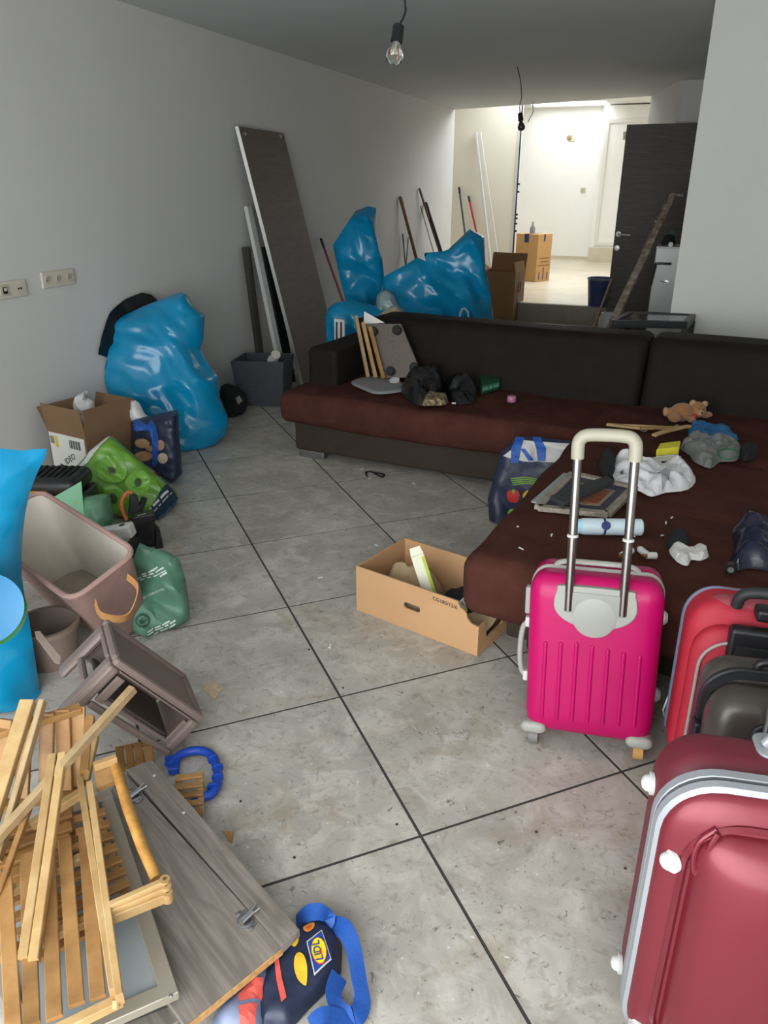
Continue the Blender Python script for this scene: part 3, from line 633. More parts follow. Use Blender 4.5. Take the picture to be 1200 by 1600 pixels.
# front wall with hand hole and torn corner
def wall_poly(mb, quads, y0, y1):
    for x0, z0, x1, z1 in quads: mb.box((x0, y0, z0), (x1, y1, z1))
    return mb
fw = MB(TM)
hx0, hx1, hz0, hz1 = .215, .285, .085, .11
P = [(0,ct),(BL,ct),(BL,.115),(BL-.03,.118),(BL-.045,.132),(BL-.05,.15),(BL-.06,.158),(BL-.075,.165),(BL-.085,BH),(0,BH)]
def plate_with_hole(mb, P, hole, y, t):
    pts = [Vector(p) for p in P]+[Vector(p) for p in hole]; n = len(P); m_ = len(hole)
    vs, ed, fs, ov, oe, of = geometry.delaunay_2d_cdt(pts, [(n+i, n+(i+1)%m_) for i in range(m_)], [list(range(n))], 1, 1e-7)
    hp_ = Sheet.__new__(Sheet); hp_.poly = np.array(hole)
    keep = [f for f in fs if not hp_.inside(np.array([sum((vs[i] for i in f), Vector((0,0)))/len(f)]))[0]]
    k = len(vs); A_ = [(v.x, y, v.y) for v in vs]+[(v.x, y+t, v.y) for v in vs]
    F2 = [tuple(reversed(f)) for f in keep]+[tuple(i+k for i in f) for f in keep]
    e = {}
    for f in keep:
        for i in range(len(f)): e[(f[i], f[(i+1)%len(f)])] = 1
    for a_, b_ in e:
        if (b_, a_) not in e: F2.append((a_, b_, b_+k, a_+k))
    return mb.add(A_, F2)
hole = [(v[0], v[1]) for v in rrect(hx0, hz0, hx1, hz1, .012, 4)]
plate_with_hole(fw, P, hole, 0, ct).build('front_wall', CARD, bx)
MB(TM).box((0, BD-ct, ct), (BL-.07, BD, BH)).build('rear_wall', CARD, bx)
MB(TM).box((0, ct, ct), (ct, BD-ct, BH)).build('end_wall', CARD, bx)
MB(TM).prism([(BL-ct, ct, ct), (BL-ct, BD-ct, ct), (BL-ct, BD-ct, .12), (BL-ct, .16, .05), (BL-ct, .06, .045), (BL-ct, .045, .115), (BL-ct, ct, .115)], (ct,0,0)).build('end_wall', CARD, bx)
flat_text('printed_text', 'CG180/12/6', TM @ Vector((.335, -.0008, .158)), bu-UP*.04, UP, .1, BLKP, bx)
PAPER = mat('kraft_paper', 'a08868', .85, bump=.1)
def pl(A, tilt=0.): return facecam(A, tilt)
def zs(pix, z, front, name, m, label, cat, R=.03, amp=.004, scale=20, seed=0, back=.0, kind='noise', res=.012, smooth=3, par=None, edge=.0, group=None):
    s_ = Sheet(pix, (0,0,z), UP, front, back, R, amp, scale, seed, None, smooth, kind=kind, edge=edge)
    o = s_.mesh(name, m, par, res)
    if label: tag(o, label, cat, group)
    return s_, o
# crumpled kraft paper in the box
def in_box(x, y, z): return TM @ Vector((x, y, z))
def sheet3(name, P3, N, m, front, back, R, amp, scale, seed, label, cat, kind='crease', res=.012, smooth=3, zmin=None, edge=0., par=None):
    s_ = Sheet(P3, P3[0], N, front, back, R, amp, scale, seed, zmin, smooth, px=False, kind=kind, edge=edge); o = s_.mesh(name, m, par, res)
    if label: tag(o, label, cat)
    return s_, o
sheet3('crumpled_kraft_paper', [in_box(*p) for p in ((.03,.06,.05),(.2,.04,.05),(.26,.1,.05),(.24,.24,.05),(.1,.27,.05),(.04,.2,.05))], UP, PAPER, .07, .04, .06, .04, 16, 3, 'crumpled brown packing paper inside the low cardboard box', 'paper')
CREAM = mat('cream_carton', 'd8d5bf', .6, var=.04); LIME = mat('lime_print', 'a8bb35', .6)
def carton(base, tip, w, tk, label, txt):
    base = Vector(base); tip = Vector(tip); d = (tip-base).normalized(); n = (CAM-base); n = (n-d*n.dot(d)).normalized(); s_ = d.cross(n)
    t = thing('folded_carton', label, 'carton', base)
    MB().hexa([base-s_*w/2, base+s_*w/2, base+s_*w/2-n*tk, base-s_*w/2-n*tk], tip-base).build('sleeve', CREAM, t, bevel=.002)
    MB().hexa([base+s_*(w/2-.012)+n*.0006, base+s_*(w/2)+n*.0006, base+s_*(w/2)-n*tk, base+s_*(w/2-.012)-n*tk], (tip-base)*.96).build('lime_stripe', LIME, t)
    MB().prism([tip-s_*w/2-n*tk, tip+s_*w/2-n*tk, tip+s_*w*.4-n*tk+d*.03, tip-s_*w*.4-n*tk+d*.03], n*.002).build('end_flap', CREAM, t)
    flat_text('printed_text', txt, base+d*.035+s_*(-w*.35)+n*.0012, -d.cross(n)*-1, d, w*.6, BLKP, t)
c0 = in_box(.285, .1, .05); carton(c0, PP(652, 868, in_box(.24,.14,.1), facecam(in_box(.24,.14,.1))), .048, .012, 'cream carton with lime stripe leaning upright in the low cardboard box', 'BRU')
c1 = in_box(.37, .1, .07); carton(c1, in_box(.42, .2, .14), .045, .012, 'second cream carton lying under the chaise edge in the low cardboard box', 'BRU')
sheet3('black_cloth_bundle', [in_box(*p) for p in ((.27,.14,.04),(.42,.12,.04),(.46,.2,.04),(.42,.28,.04),(.3,.28,.04))], UP, BLKF, .06, .03, .06, .03, 14, 5, 'black cloth bundle behind the cartons in the low cardboard box', 'cloth')
sheet3('brown_paper_sheet', [in_box(*p) for p in ((.4,.03,.02),(.505,.05,.06),(.505,.2,.14),(.42,.24,.1))], (-.3,-.4,1), PAPER, .004, .004, .02, .006, 12, 8, 'flat brown paper sheet in the torn end of the low cardboard box', 'paper', 'noise')
# ------------------------------------------------------------------ things on the sofa
Z0 = SZ+.012
def on(px, py, dz=0.): return PZ(px, py, Z0+dz)
# framed picture with silver frame
fp = [on(836,797), on(951,808), on(995,764), on(893,741)]
fp = [p+Vector((0,0,.006)) for p in fp]
fr = thing('framed_picture', 'ornate silver framed picture lying flat on the chaise', 'picture', sum(fp, Vector())/4)
FRM = mat('antique_silver_frame', '9b9284', .45, .3, var=.3, vscale=60, bump=.3, bscale=90)
cc = sum(fp, Vector())/4
def ins(k): return [cc+(p-cc)*k for p in fp]
def qbar(a, b, w, h): return MB().bar(a, b, w, h)
for i in range(4): MB().bar(ins(.94)[i], ins(.94)[(i+1)%4], .03, .018).build('frame_side', FRM, fr)
MB().hexa([p-UP*.006 for p in ins(.93)], (0,0,.006)).build('mat_board', mat('slate_mat_board', '3b3a46', .7), fr)
MB().hexa([p+UP*.0005 for p in ins(.45)], (0,0,.002)).build('print', mat('copper_print', '8a4f2f', .5, var=.3, vscale=40), fr)
MB().hexa([p for p in ins(.55)], (0,0,.001)).build('inner_mount', mat('pale_mount', '8d7c68', .6), fr)
q = [on(830,785), on(850,790), on(900,742), on(880,741)]
o = MB().hexa(q, (0,0,.006)).build('grey_board', mat('pale_green_board', '8e9890', .6)); tag(o, 'thin pale grey-green board under the edge of the framed picture', 'board')
q = [PZ(858,782,Z0+.03), PZ(880,795,Z0+.03), PZ(960,757,Z0+.03), PZ(946,750,Z0+.03)]
o = MB().hexa(q, (0,0,.02)).build('black_wiper_pad', mat('charcoal_foam', '2c2d2e', .8, bump=.2), bevel=.006); tag(o, 'long charcoal foam pad lying across the framed picture', 'pad')
# spray can
a, b = on(893,822,.03), on(1003,824,.03); ax = (b-a).normalized()
L = (b-a).length; cn = thing('spray_can', 'pale blue aerosol can lying on its side on the chaise', 'can', (a+b)/2-UP*.03)
SPR = mat('pale_blue_can', 'c2d3d9', .3, var=.06, vscale=10)
MB().lathe([(.02,.028),(.026,.032),(.0275,.04),(.0275,L-.004),(.024,L),(.001,L)], a, ax, 28).build('can_body', SPR, cn, True)
MB().lathe([(.001,0),(.016,.0),(.022,.006),(.0245,.014),(.0245,.032)], a, ax, 24).build('cap', mat('sky_cap', 'a9cfe0', .35), cn, True)
MB().lathe([(.0277,L*.44),(.0279,L*.442),(.0279,L*.47),(.0277,L*.472)], a, ax, 28).build('blue_ring', mat('navy_print', '1c2c63', .4), cn, True)
fr_ = (CAM-(a+b)/2).normalized(); sd_ = (fr_-ax*fr_.dot(ax)).normalized()
ce = a+ax*L*.46+sd_*.0275+UP*.004; MB().lathe([(.0145,-.003),(.0145,.0015),(.001,.0016)], ce, sd_, 20).build('round_logo', MATS['navy_print'], cn)
ce = a+ax*L*.82+sd_*.0272; MB().lathe([(.011,-.003),(.011,.0012),(.001,.0014)], ce, sd_+UP*.4, 16).build('dove_print', WHITE, cn)
# lamp socket bits
for pts, lab, r in ([(972,868),(985,861)], 'small white lamp socket with brass end lying on the chaise', .011), ([(1000,858),(1010,866)], 'white ceramic lamp holder on the chaise beside the brass end', .011), ([(1010,868),(1022,868)], 'open white cable tube end on the chaise', .011):
    a, b = on(*pts[0], r), on(*pts[1], r); d = (b-a).normalized(); L = (b-a).length+.008
    t = thing('lamp_socket', lab, 'socket', (a+b)/2-UP*r)
    MB().lathe([(.001,.004),(r*.75,.004),(r*.8,0),(r,.001),(r,L-.002),(r*.8,L),(.001,L)], a, d, 16).build('sleeve', WHITE, t, True)
    MB().lathe([(.001,-.012),(r*.55,-.011),(r*.6,.003),(.001,.004)], a, d, 12).build('brass_end', mat('brass', 'a06a35', .4, .8), t, True)
# soft bundles and wrappers
WSOCK = mat('white_cotton', 'd4d2cd', .9, bump=.3, bscale=120)
zs([(1045,860),(1060,852),(1072,860),(1092,853),(1108,868),(1095,876),(1080,875),(1074,884),(1058,878)], Z0, .02, 'white_sock', WSOCK, 'crumpled white sock lying on the chaise', 'sock', .012, .008, 25, 2)
zs([(1039,848),(1048,836),(1065,835),(1077,845),(1074,857),(1055,858),(1044,858)], Z0, .035, 'rolled_black_sock', BLKF, 'rolled black sock ball beside the white sock', 'sock', .025, .004, 25, 3)
s_, o = zs([(1142,828),(1158,824),(1185,830),(1215,845),(1215,890),(1170,888),(1150,892),(1140,880),(1147,855)], Z0, .06, 'navy_plastic_bag', mat('navy_bag_film', '1a1c33', .25, bump=.2), 'folded shiny navy plastic bag at the edge of the chaise', 'bag', .05, .03, 14, 4, kind='crease')
a = on(1143,884,.02); t = thing('bottle_cap', 'black ribbed bottle cap beside the navy plastic bag', 'cap', a-UP*.02)
MB().lathe([(.001,0),(.014,0),(.016,.003),(.016,.03),(.001,.03)], a, facecam(a), 18).build('cap_shell', BLKP, t, True); MB().lathe([(.009,.03),(.009,.0312),(.001,.0314)], a, facecam(a), 14).build('cap_emblem', ALU, t)
s_, o = zs([(957,727),(968,714),(985,720),(1005,718),(1030,726),(1062,722),(1087,746),(1075,765),(1040,770),(1018,776),(1000,768),(962,752)], Z0, .03, 'white_carrier_bag', mat('white_film', 'd6d6d6', .4, bump=.2), 'crumpled white plastic carrier bag on the chaise', 'bag', .05, .035, 14, 6, kind='crease', res=.008)
s_.patch('grey_print', [(1024,746),(1036,739),(1047,741),(1044,755),(1036,762)], mat('grey_print', '9b9da0', .5), o); s_.patch('small_mark', [(969,732),(974,730),(974,737),(970,739)], BLKP, o)
zs([(936,722),(945,708),(960,714),(962,735),(950,748),(938,740)], Z0, .04, 'black_knit', BLKF, 'black knitted cloth beside the white carrier bag', 'cloth', .03, .006, 20, 8)
q = [on(1024,713,.012), on(1060,710,.012), on(1062,699,.012), on(1030,703,.012)]
sp = thing('sponge', 'yellow kitchen sponge with a white base on the chaise', 'sponge', on(1043,708))
MB().hexa([p-UP*.012 for p in q], (0,0,.012)).build('scourer_base', WHITE, sp, bevel=.003); MB().hexa(q, (0,0,.032)).build('foam', mat('yellow_foam', 'd8cc3a', .9, bump=.4, bscale=160), sp, bevel=.006)
o = MB().hexa([on(1018,722), on(1064,720), on(1064,715), on(1019,717)], (0,0,.008)).build('white_strip', WHITE, bevel=.002); tag(o, 'narrow white plastic strip before the yellow sponge', 'strip')
zs([(1062,700),(1078,688),(1095,683),(1110,695),(1135,695),(1158,705),(1150,720),(1125,722),(1110,732),(1085,722),(1078,712)], Z0, .045, 'grey_sweater', mat('grey_jersey', '6f706e', .95, var=.15, vscale=20, bump=.2), 'crumpled grey jersey cloth on the chaise', 'cloth', .04, .03, 14, 9)
zs([(1150,706),(1165,698),(1185,705),(1180,716),(1160,720)], Z0, .03, 'black_sock', BLKF, 'black sock beside the grey jersey cloth', 'sock', .02, .006, 20, 10)
o = MB().tube([on(1138+16*math.cos(k*.45), 709+8*math.sin(k*.45), .06) for k in range(15)], .0035, 6).build('green_string', mat('green_cord', '2d6b4c', .6)); tag(o, 'green cord loop resting on the grey jersey cloth', 'cord')
zs([(1075,672),(1085,664),(1105,670),(1130,672),(1153,684),(1150,689),(1125,686),(1100,688),(1080,686)], Z0, .03, 'blue_cloth', mat('blue_microfibre', '25618f', .9, var=.15, vscale=20, bump=.2), 'crumpled blue cleaning cloth near the teddy bear', 'cloth', .025, .02, 16, 11)
# wooden hangers
def hanger(p0, p1, p2, lab):
    t = thing('coat_hanger', lab, 'hanger', p1); 
    MB().bar(p0, p1, .022, .011).build('arm', BAMBL, t); MB().bar(p1, p2, .022, .011).build('arm', BAMBL, t)
    d = (p1-(p0+p2)/2).normalized(); e = (p2-p0).normalized()
    MB().tube(catmull([p1, p1+d*.03, p1+d*.05+e*.015, p1+d*.035+e*.03, p1+d*.02+e*.022], 4), .002, 6).build('hook', ALU, t)
    MB().tube([p0, p2], .006, 8).build('trouser_bar', BAMBL, t)
hanger(on(948,663,.01), on(1000,669,.01), on(1052,668,.01), 'pale wooden coat hanger lying behind the raised suitcase handle')
hanger(on(1022,680,.03), on(1052,669,.03), on(1078,666,.03), 'pale wooden coat hanger beside the blue cloth')
# teddy bear lying on its side against the backrest
TED = mat('tan_plush', '8f633c', .95, var=.15, vscale=30, bump=.4, bscale=120, sheen=.3); TEDL = mat('pale_plush', 'a8835f', .95, bump=.4, bscale=120)
tb = on(1078,658); t = thing('teddy_bear', 'tan teddy bear with a red bow lying against the black backrest', 'teddy bear', tb)
def blob(name, c, r, m, par=t, n=14):
    c = Vector(c); vs = []; fs = []
    mb = MB(); prof = [(max(.0005, math.sin(math.pi*k/n)), -math.cos(math.pi*k/n)) for k in range(n+1)]
    for (rr, z) in prof:
        for k in range(n): a_ = 2*math.pi*k/n; vs.append(c+RT*r[0]*rr*math.cos(a_)+FH*r[1]*rr*math.sin(a_)+UP*r[2]*z)
    fs = [(i*n+k, i*n+(k+1)%n, (i+1)*n+(k+1)%n, (i+1)*n+k) for i in range(n) for k in range(n)]
    return mb.add(vs, fs).build(name, m, par, True)
b0_ = tb+UP*.045
body = blob('body', b0_+RT*(-.045), (.06,.045,.045), TED)
head = blob('head', b0_+RT*.025+UP*.012, (.042,.04,.04), TED)
blob('muzzle', b0_+RT*.03-FH*.035+UP*.006, (.02,.016,.016), TEDL, head); blob('nose', b0_+RT*.032-FH*.05+UP*.01, (.006,.005,.005), BLKP, head, 8)
for k, (x, z) in enumerate(((.02,.03),(.042,.024))): blob('eye', b0_+RT*x-FH*.034+UP*(z-.002), (.004,.004,.004), BLKP, head, 8)
for x, z in ((.0,.045),(.058,.04)): blob('ear', b0_+RT*x+UP*z, (.017,.01,.016), TEDL, head, 10)
blob('arm', b0_+RT*(.07)-UP*.012, (.035,.018,.016), TED); blob('arm', b0_+RT*(-.01)-UP*.025-FH*.04, (.02,.03,.016), TED)
blob('leg', b0_+RT*(-.1)-FH*.01+UP*.0, (.035,.025,.025), TED); blob('leg', b0_+RT*(-.095)-FH*.045-UP*.015, (.03,.03,.022), TED)
blob('foot_pad', b0_+RT*(-.13)-FH*.01+UP*.005, (.012,.02,.022), TEDL); blob('bow', b0_+RT*.0-FH*.045-UP*.008, (.012,.008,.012), mat('red_ribbon', 'a3232b', .6))
# items on the main seat
zs([(548,598),(575,590),(610,591),(634,603),(628,612),(590,616),(570,610)], Z0, .012, 'grey_platter', mat('pale_grey_tray', '868789', .5), 'flat pale grey tray lying on the sofa seat', 'tray', .02, 0, 10, 1, smooth=4)
s_, o = zs([(625,608),(640,590),(665,585),(688,590),(695,600),(688,625),(672,634),(645,630)], Z0, .065, 'black_bin_bag', BAGK, 'crumpled black plastic bag in front of the leaning panel on the sofa', 'bag', .07, .05, 14, 12, kind='crease')
s_, o = zs([(695,605),(705,592),(725,588),(738,600),(746,618),(738,630),(707,630)], Z0, .06, 'black_bin_bag', BAGK, 'crumpled black plastic bag beside the green box on the sofa', 'bag', .07, .05, 14, 13, kind='crease')
s_, o = zs([(660,632),(672,615),(685,622),(698,622),(697,632),(668,634)], Z0+.02, .035, 'patterned_cloth', mat('gold_black_lace', '9c8a63', .8, c2='15130f', vscale=55, detail=1), 'gold and black patterned scarf poking out of the black bags', 'cloth', .02, .006, 20, 14)
g0 = [on(752,617), on(780,609), on(777,596), on(748,602)]; t = thing('green_box', 'dark green carton with white print on the sofa', 'box', on(760,607))
GRNB = mat('dark_green_carton', '17492f', .5); MB().hexa(g0, (0,0,.06)).build('carton', GRNB, t, bevel=.002)
e = (g0[1]-g0[0]).normalized(); nn_ = Vector((e.y, -e.x, 0)); MNT = mat('mint_print', '6f9c86', .5); gl = (g0[1]-g0[0]).length; MB().hexa([g0[0]+e*.006+nn_*.0005+UP*.015, g0[1]-e*.006+nn_*.0005+UP*.015, g0[1]-e*.006+nn_*.0005+UP*.046, g0[0]+e*.006+nn_*.0005+UP*.046], nn_*.001).build('print_panel', mat('pale_teal_print', '3d6b5c', .5), t)
for k, (f0, f1) in enumerate(((.08,.16),(.2,.3),(.42,.56),(.66,.74),(.78,.86),(.89,.95))): MB().hexa([g0[0]+e*gl*f0+nn_*.002+UP*.022, g0[0]+e*gl*f1+nn_*.002+UP*.022, g0[0]+e*gl*f1+nn_*.002+UP*.038, g0[0]+e*gl*f0+nn_*.002+UP*.038], nn_*.001).build('print_mark', MNT, t)
a = on(799,628); o = MB().lathe([(.001,0),(.02,0),(.024,.005),(.024,.028),(.02,.033),(.001,.034)], a, n=18).build('pink_jar', mat('pink_wax', 'a86f83', .4), None, True); tag(o, 'small pink jar on the sofa seat', 'jar')
o = MB().box(on(709,631)-Vector((.01,.006,0)), on(709,631)+Vector((.012,.006,.008))).build('white_crumb', WHITE, bevel=.002); tag(o, 'tiny white scrap before the black bags on the sofa', 'scrap')
# panel with four black feet, leaning on the backrest
PB = SM @ Vector((0,.44,0)); Nb = (SM.to_3x3() @ Vector((0,-1,.42))).normalized(); Ab = SM @ Vector((.4,.36,SZ+.02))
q = [PP(x, y, Ab, Nb) for x, y in ((603,591),(660,588),(626,506),(570,506))]
t = thing('table_top_panel', 'grey panel with four black feet leaning against the sofa backrest', 'panel', (q[0]+q[1])/2)
MB().hexa([p-Nb*.02 for p in q], Nb*.02).build('panel_board', PANELW, t)
for x, y in ((585,519),(622,517),(612,581),(649,575)):
    MB().lathe([(.026,0),(.026,.03),(.022,.034),(.001,.034)], PP(x, y, Ab, Nb), Nb, 16).build('foot', BLKP, t, True)
def stick(name, a, b, w, h, m, label, cat='stick', group=None, up=(0,0,1)):
    o = MB().bar(a, b, w, h, up).build(name, m); return tag(o, label, cat, group)
Ab2 = Ab+Nb*.035
for k, (p, q_) in enumerate((((575,589),(556,494)), ((587,590),(567,504)), ((599,591),(578,511)))):
    stick('wooden_lath', PP(*p, Ab2, Nb)-RT*.0, PP(*q_, Ab2, Nb), .018, .02, (OLDW, BAMBL, BAMB)[k], ('weathered lath leaning closest to the sofa arm', 'pale lath leaning between two others by the sofa arm', 'brown lath touching the edge of the footed grey panel')[k])
o = MB().prism([PP(x, y, Ab-Nb*.04, Nb) for x, y in ((569,507),(602,505),(570,487))], Nb*.008).build('white_triangle_board', WHP); tag(o, 'white triangular board corner showing above the footed grey panel', 'board')
a = on(617,594,.02); o = MB().lathe([(.001,0),(.02,.001),(.03,.012),(.03,.02),(.001,.02)], a-UP*.015, (0,-.3,1), 20).build('white_dish', WHITE, None, True); tag(o, 'small white dish between the grey tray and the footed panel', 'dish')
# crumbs on the chaise
for k, (x, y) in enumerate(((807,824),(861,839),(1040,820),(1032,838),(1048,811),(818,860),(992,840))):
    c_ = on(x, y); a_ = random.uniform(0, 3); o = MB().bar(c_+UP*.003, c_+Vector((math.cos(a_), math.sin(a_), .2))*random.uniform(.008,.018)+UP*.003, .005, .003).build('white_scrap', WHITE); tag(o, 'tiny white paper scrap on the brown chaise', 'scrap', 'scraps on the chaise')
# ------------------------------------------------------------------ navy shopping bag between seat and chaise
A = Vector(PZ(790, 812, 0)); A = A-FH*.03
N = facecam(A, .12)
s1 = Sheet([(765,820),(762,780),(783,705),(808,683),(835,683),(905,690),(900,712),(868,740),(845,770),(830,800),(800,825)], A, N, .04, .05, .035, .014, 9, 20, .004, 1, kind='crease')
nb = thing('shopping_bag', 'navy shopping bag printed with beans and peppers in the sofa corner', 'bag', A)
s1.mesh('bag_body', NAVY, nb, .02)
s1.patch('white_lining', [(786,712),(812,692),(815,688),(902,694),(896,706),(866,722),(818,720)], mat('white_lining', 'bdbcb8', .6), nb, .004)
for P_ in ([(812,684),(806,700),(804,722)], [(838,684),(845,700),(846,720)]):
    s1.patch('strap', [(P_[0][0]-6,P_[0][1]),(P_[0][0]+7,P_[0][1]),(P_[1][0]+8,P_[1][1]),(P_[2][0]+6,P_[2][1]),(P_[2][0]-6,P_[2][1]),(P_[1][0]-7,P_[1][1])], STRAP, nb, .009)
s1.patch('strap', [(813,700),(820,700),(834,718),(826,719)], STRAP, nb, .009)
GRNP = mat('bean_green', '6f9b35', .6); REDP = mat('pepper_red', 'b3261f', .5); YELP = mat('pepper_yellow', 'd8a92c', .5)
for k in range(4): s1.patch('bean_print', [(798+k,746+k*3.2),(820,743.5+k*3),(842-k,747+k*2.6),(841-k,748.6+k*2.6),(820,745.3+k*3),(798+k,747.8+k*3.2)], GRNP, nb, .005)
s1.patch('red_pepper_print', [(793,768),(800,765),(810,766),(812,775),(808,784),(797,784),(792,777)], REDP, nb, .004, 3)
s1.patch('yellow_pepper_print', [(819,768),(826,764),(836,766),(838,774),(832,783),(821,782),(817,775)], YELP, nb, .004, 3)
for x in (802, 827): s1.patch('stalk_print', [(x-2,764),(x+2,763),(x+2,770),(x-1,770)], GRNP, nb, .006)
s1.patch('kiwi_print', [(794,798),(800,795),(806,797),(806,804),(799,806),(794,804)], mat('kiwi_green', '7fa64a', .5), nb, .004, 3)
# ------------------------------------------------------------------ debris on the floor
t0 = PZ(500, 741, 0)
o = MB().tube(catmull([PZ(*p, .006) for p in ((573,744),(572,738),(580,737),(588,741),(597,745),(600,742),(592,739),(583,738))], 4), .005, 8).build('spectacle_frame', BLKP); tag(o, 'bent black spectacle frame lying on the tiles near the sofa base', 'glasses')
q = [PZ(318,1078,0), PZ(336,1094,0), PZ(349,1076,0), PZ(340,1069,0), PZ(322,1070,0)]
o = MB().prism(q, (0,0,.004)).build('card_scrap', mat('stained_card', 'b8a48a', .8, var=.25, vscale=40)); tag(o, 'torn beige card scrap with brown stain on the tiles', 'scrap')
o = MB().prism([PZ(*p, 0) for p in ((349,1302),(365,1302),(362,1318),(356,1314))], (0,0,.006)).build('wood_scrap', BAMB); tag(o, 'small wood chip on the tiles by the grey panel edge', 'scrap')
for k, (x, y, lab) in enumerate(((497,903,'a'),(591,853,'a'),(650,856,'a'),(341,745,'a'),(563,733,'a'),(577,748,'a'),(648,756,'a'),(515,1012,'a'))):
    c_ = PZ(x, y, .003); a_ = random.uniform(0, 3); o = MB().bar(c_, c_+Vector((math.cos(a_), math.sin(a_), 0))*.02, .009, .004).build('paper_crumb', WHITE); tag(o, 'tiny white paper crumb on the grey tiles', 'crumb', 'crumbs on the tiles')
for k, (x, y) in enumerate(((376,1252),(620,1288),(838,1300),(523,804),(977,1357),(483,1015),(536,1075),(460,1340))):
    c_ = PZ(x, y, 0); o = MB().lathe([(.004,0),(.003,.002),(.0005,.0025)], c_, n=6).build('dirt_crumb', mat('dark_dirt', '3c342b', .9)); tag(o, 'dark speck of dirt on the grey tiles', 'crumb', 'dirt specks on the tiles')
# ------------------------------------------------------------------ behind the sofa: leaning boards, bin, bags, poles, boxes
# big wardrobe panel leaning on the left wall
tl = PX(372, 197, WX+.04); trr = PX(442, 207, WX+.04); bl_ = PZ(474, 602, .0)
e = (trr-tl); e.z = 0; wl = .5; e.normalize()
dn = (bl_-tl)
t = thing('wardrobe_panel', 'tall grey-brown wardrobe panel with metal brackets leaning on the wall', 'panel', bl_)
nw = e.cross(dn).normalized(); nw = nw if nw.x > 0 else -nw
br_ = PP(528, 552, bl_, nw); tr2 = PP(443, 208, bl_, nw)
MB().hexa([tl, bl_, br_+(br_-tr2)*.12, tr2], -nw*.022).build('board', PANELW, t)
MB().hexa([tl+nw*.001, bl_+nw*.001, bl_+nw*.001+e*.004, tl+nw*.001+e*.004], -nw*.024-e*.006).build('edge_band', ALU, t)
for x, y in ((381,208),(437,213)):
    c_ = PP(x, y, bl_, nw); MB().lathe([(.02,0),(.02,.006),(.012,.012),(.001,.012)], c_, nw, 14).build('bracket', CHROME, t, True)
def lean(name, pt, pb, w, h, m, label, cat, wallx=WX, foot=None, up=(1,0,0)):
    a = PX(*pt, wallx+max(w,h)*.5+.005); b = foot if foot is not None else PZ(*pb, .01)
    o = MB().bar(a, b, w, h, up).build(name, m); return tag(o, label, cat), a, b
DKP = mat('dark_metal_profile', '45433f', .4, .4)
lean('white_shelf_board', (387,322), (450,600), .07, .03, WHITE, 'long white strip board leaning between dark profiles on the wall', 'board', foot=PZ(458,612,.01)+Vector((-.12,.1,0)))
lean('dark_aluminium_profile', (384,386), (410,556), .075, .03, DKP, 'dark metal profile standing behind the grey bin', 'profile', foot=Vector((-2.98,5.15,.01)))
lean('black_shelf_board', (416,385), (440,600), .12, .02, BLKP, 'matt black board leaning behind the wardrobe panel', 'board', foot=Vector((-2.9,5.45,.01)))
# grey fabric bin
GB = mat('charcoal_felt', '45464b', .95, var=.12, vscale=30, bump=.3, bscale=200)
c4 = [Vector((-2.94,4.70,0)), Vector((-2.63,4.79,0)), Vector((-2.70,5.06,0)), Vector((-3.0,4.97,0))]; cc = sum(c4, Vector())/4
t = thing('fabric_bin', 'charcoal felt storage bin standing by the wall', 'bin', cc)
for i in range(4):
    a, b = c4[i], c4[(i+1)%4]; n_ = Vector(((b-a).y, -(b-a).x, 0)).normalized(); H_ = .33; g = .06
    a2, b2 = cc+(a-cc)*1.18+UP*H_, cc+(b-cc)*1.18+UP*H_
    MB().add([a, b, b2, a2, a-n_*.012, b-n_*.012, b2-n_*.012, a2-n_*.012], [(0,1,2,3),(7,6,5,4),(3,2,6,7),(0,4,5,1),(1,5,6,2),(4,0,3,7)]).build('side_wall', GB, t, bevel=.004)
MB().hexa([p+UP*.002 for p in c4], (0,0,.01)).build('bottom', GB, t)
a, b = Vector((-2.78,4.9,.27)), PY(430,556,4.83); d = (b-a).normalized()
t = thing('caulk_tube', 'white tube with a coiled cord sticking out of the felt bin', 'tube', a)
MB().tube([a, b], .028, 16).build('tube_body', WHITE, t, True); MB().lathe([(.03,0),(.034,.004),(.034,.022),(.03,.026),(.001,.026)], b, d, 18).build('tube_cap', IV, t, True)
MB().tube([a+d*(.05+.004*k)+(d.orthogonal().normalized()*math.cos(k*.7)+d.cross(d.orthogonal().normalized())*math.sin(k*.7))*.034 for k in range(20)], .003, 6).build('coiled_cord', WHP, t)
# black bag with white print at the bin
A = PZ(362, 652, 0); s_ = Sheet([(343,612),(350,600),(365,602),(383,615),(386,635),(378,648),(360,658),(350,650)], A+FH*.03, facecam(A, .2), .06, .08, .05, .02, 14, 30, .003, 2); o = s_.mesh('black_pouch', BLKF, None, .015); tag(o, 'small black bag with a pale print beside the felt bin', 'bag')
s_.patch('pale_print', [(368,622),(374,618),(379,626),(372,632)], mat('pale_print', '8d8684', .6), o)
# red pole and the blue bags behind the sofa arm
def pole(name, pa, pb, off, r, m, label, cap=BLKP, wall='x', z0=.006):
    a = PX(*pa, WX+.02) if wall == 'x' else PP(*pa, LC2-nrm*.03, nrm)
    p2 = PX(*pb, WX+off) if wall == 'x' else PP(*pb, LC2-nrm*off, nrm)
    pb3 = a+(p2-a)*((a.z-z0)/(a.z-p2.z))
    t = thing(name, label, 'pole', pb3); d = (a-pb3).normalized(); L = (a-pb3).length
    MB().tube([pb3, pb3+d*(L-.09)], r, 10).build('shaft', m, t, True)
    MB().tube([pb3+d*(L-.09), pb3+d*(L-.01), a], [r*1.15, r*1.1, r*.6], 10).build('end_grip', cap, t, True)
DRED = mat('dark_red_metal', '7d1525', .35); REDM = mat('red_metal', 'c01f35', .35)
pole('broom_handle', (501,372), (546,500), .3, .011, DRED, 'dark red broom handle with black tip leaning beside the wardrobe panel')
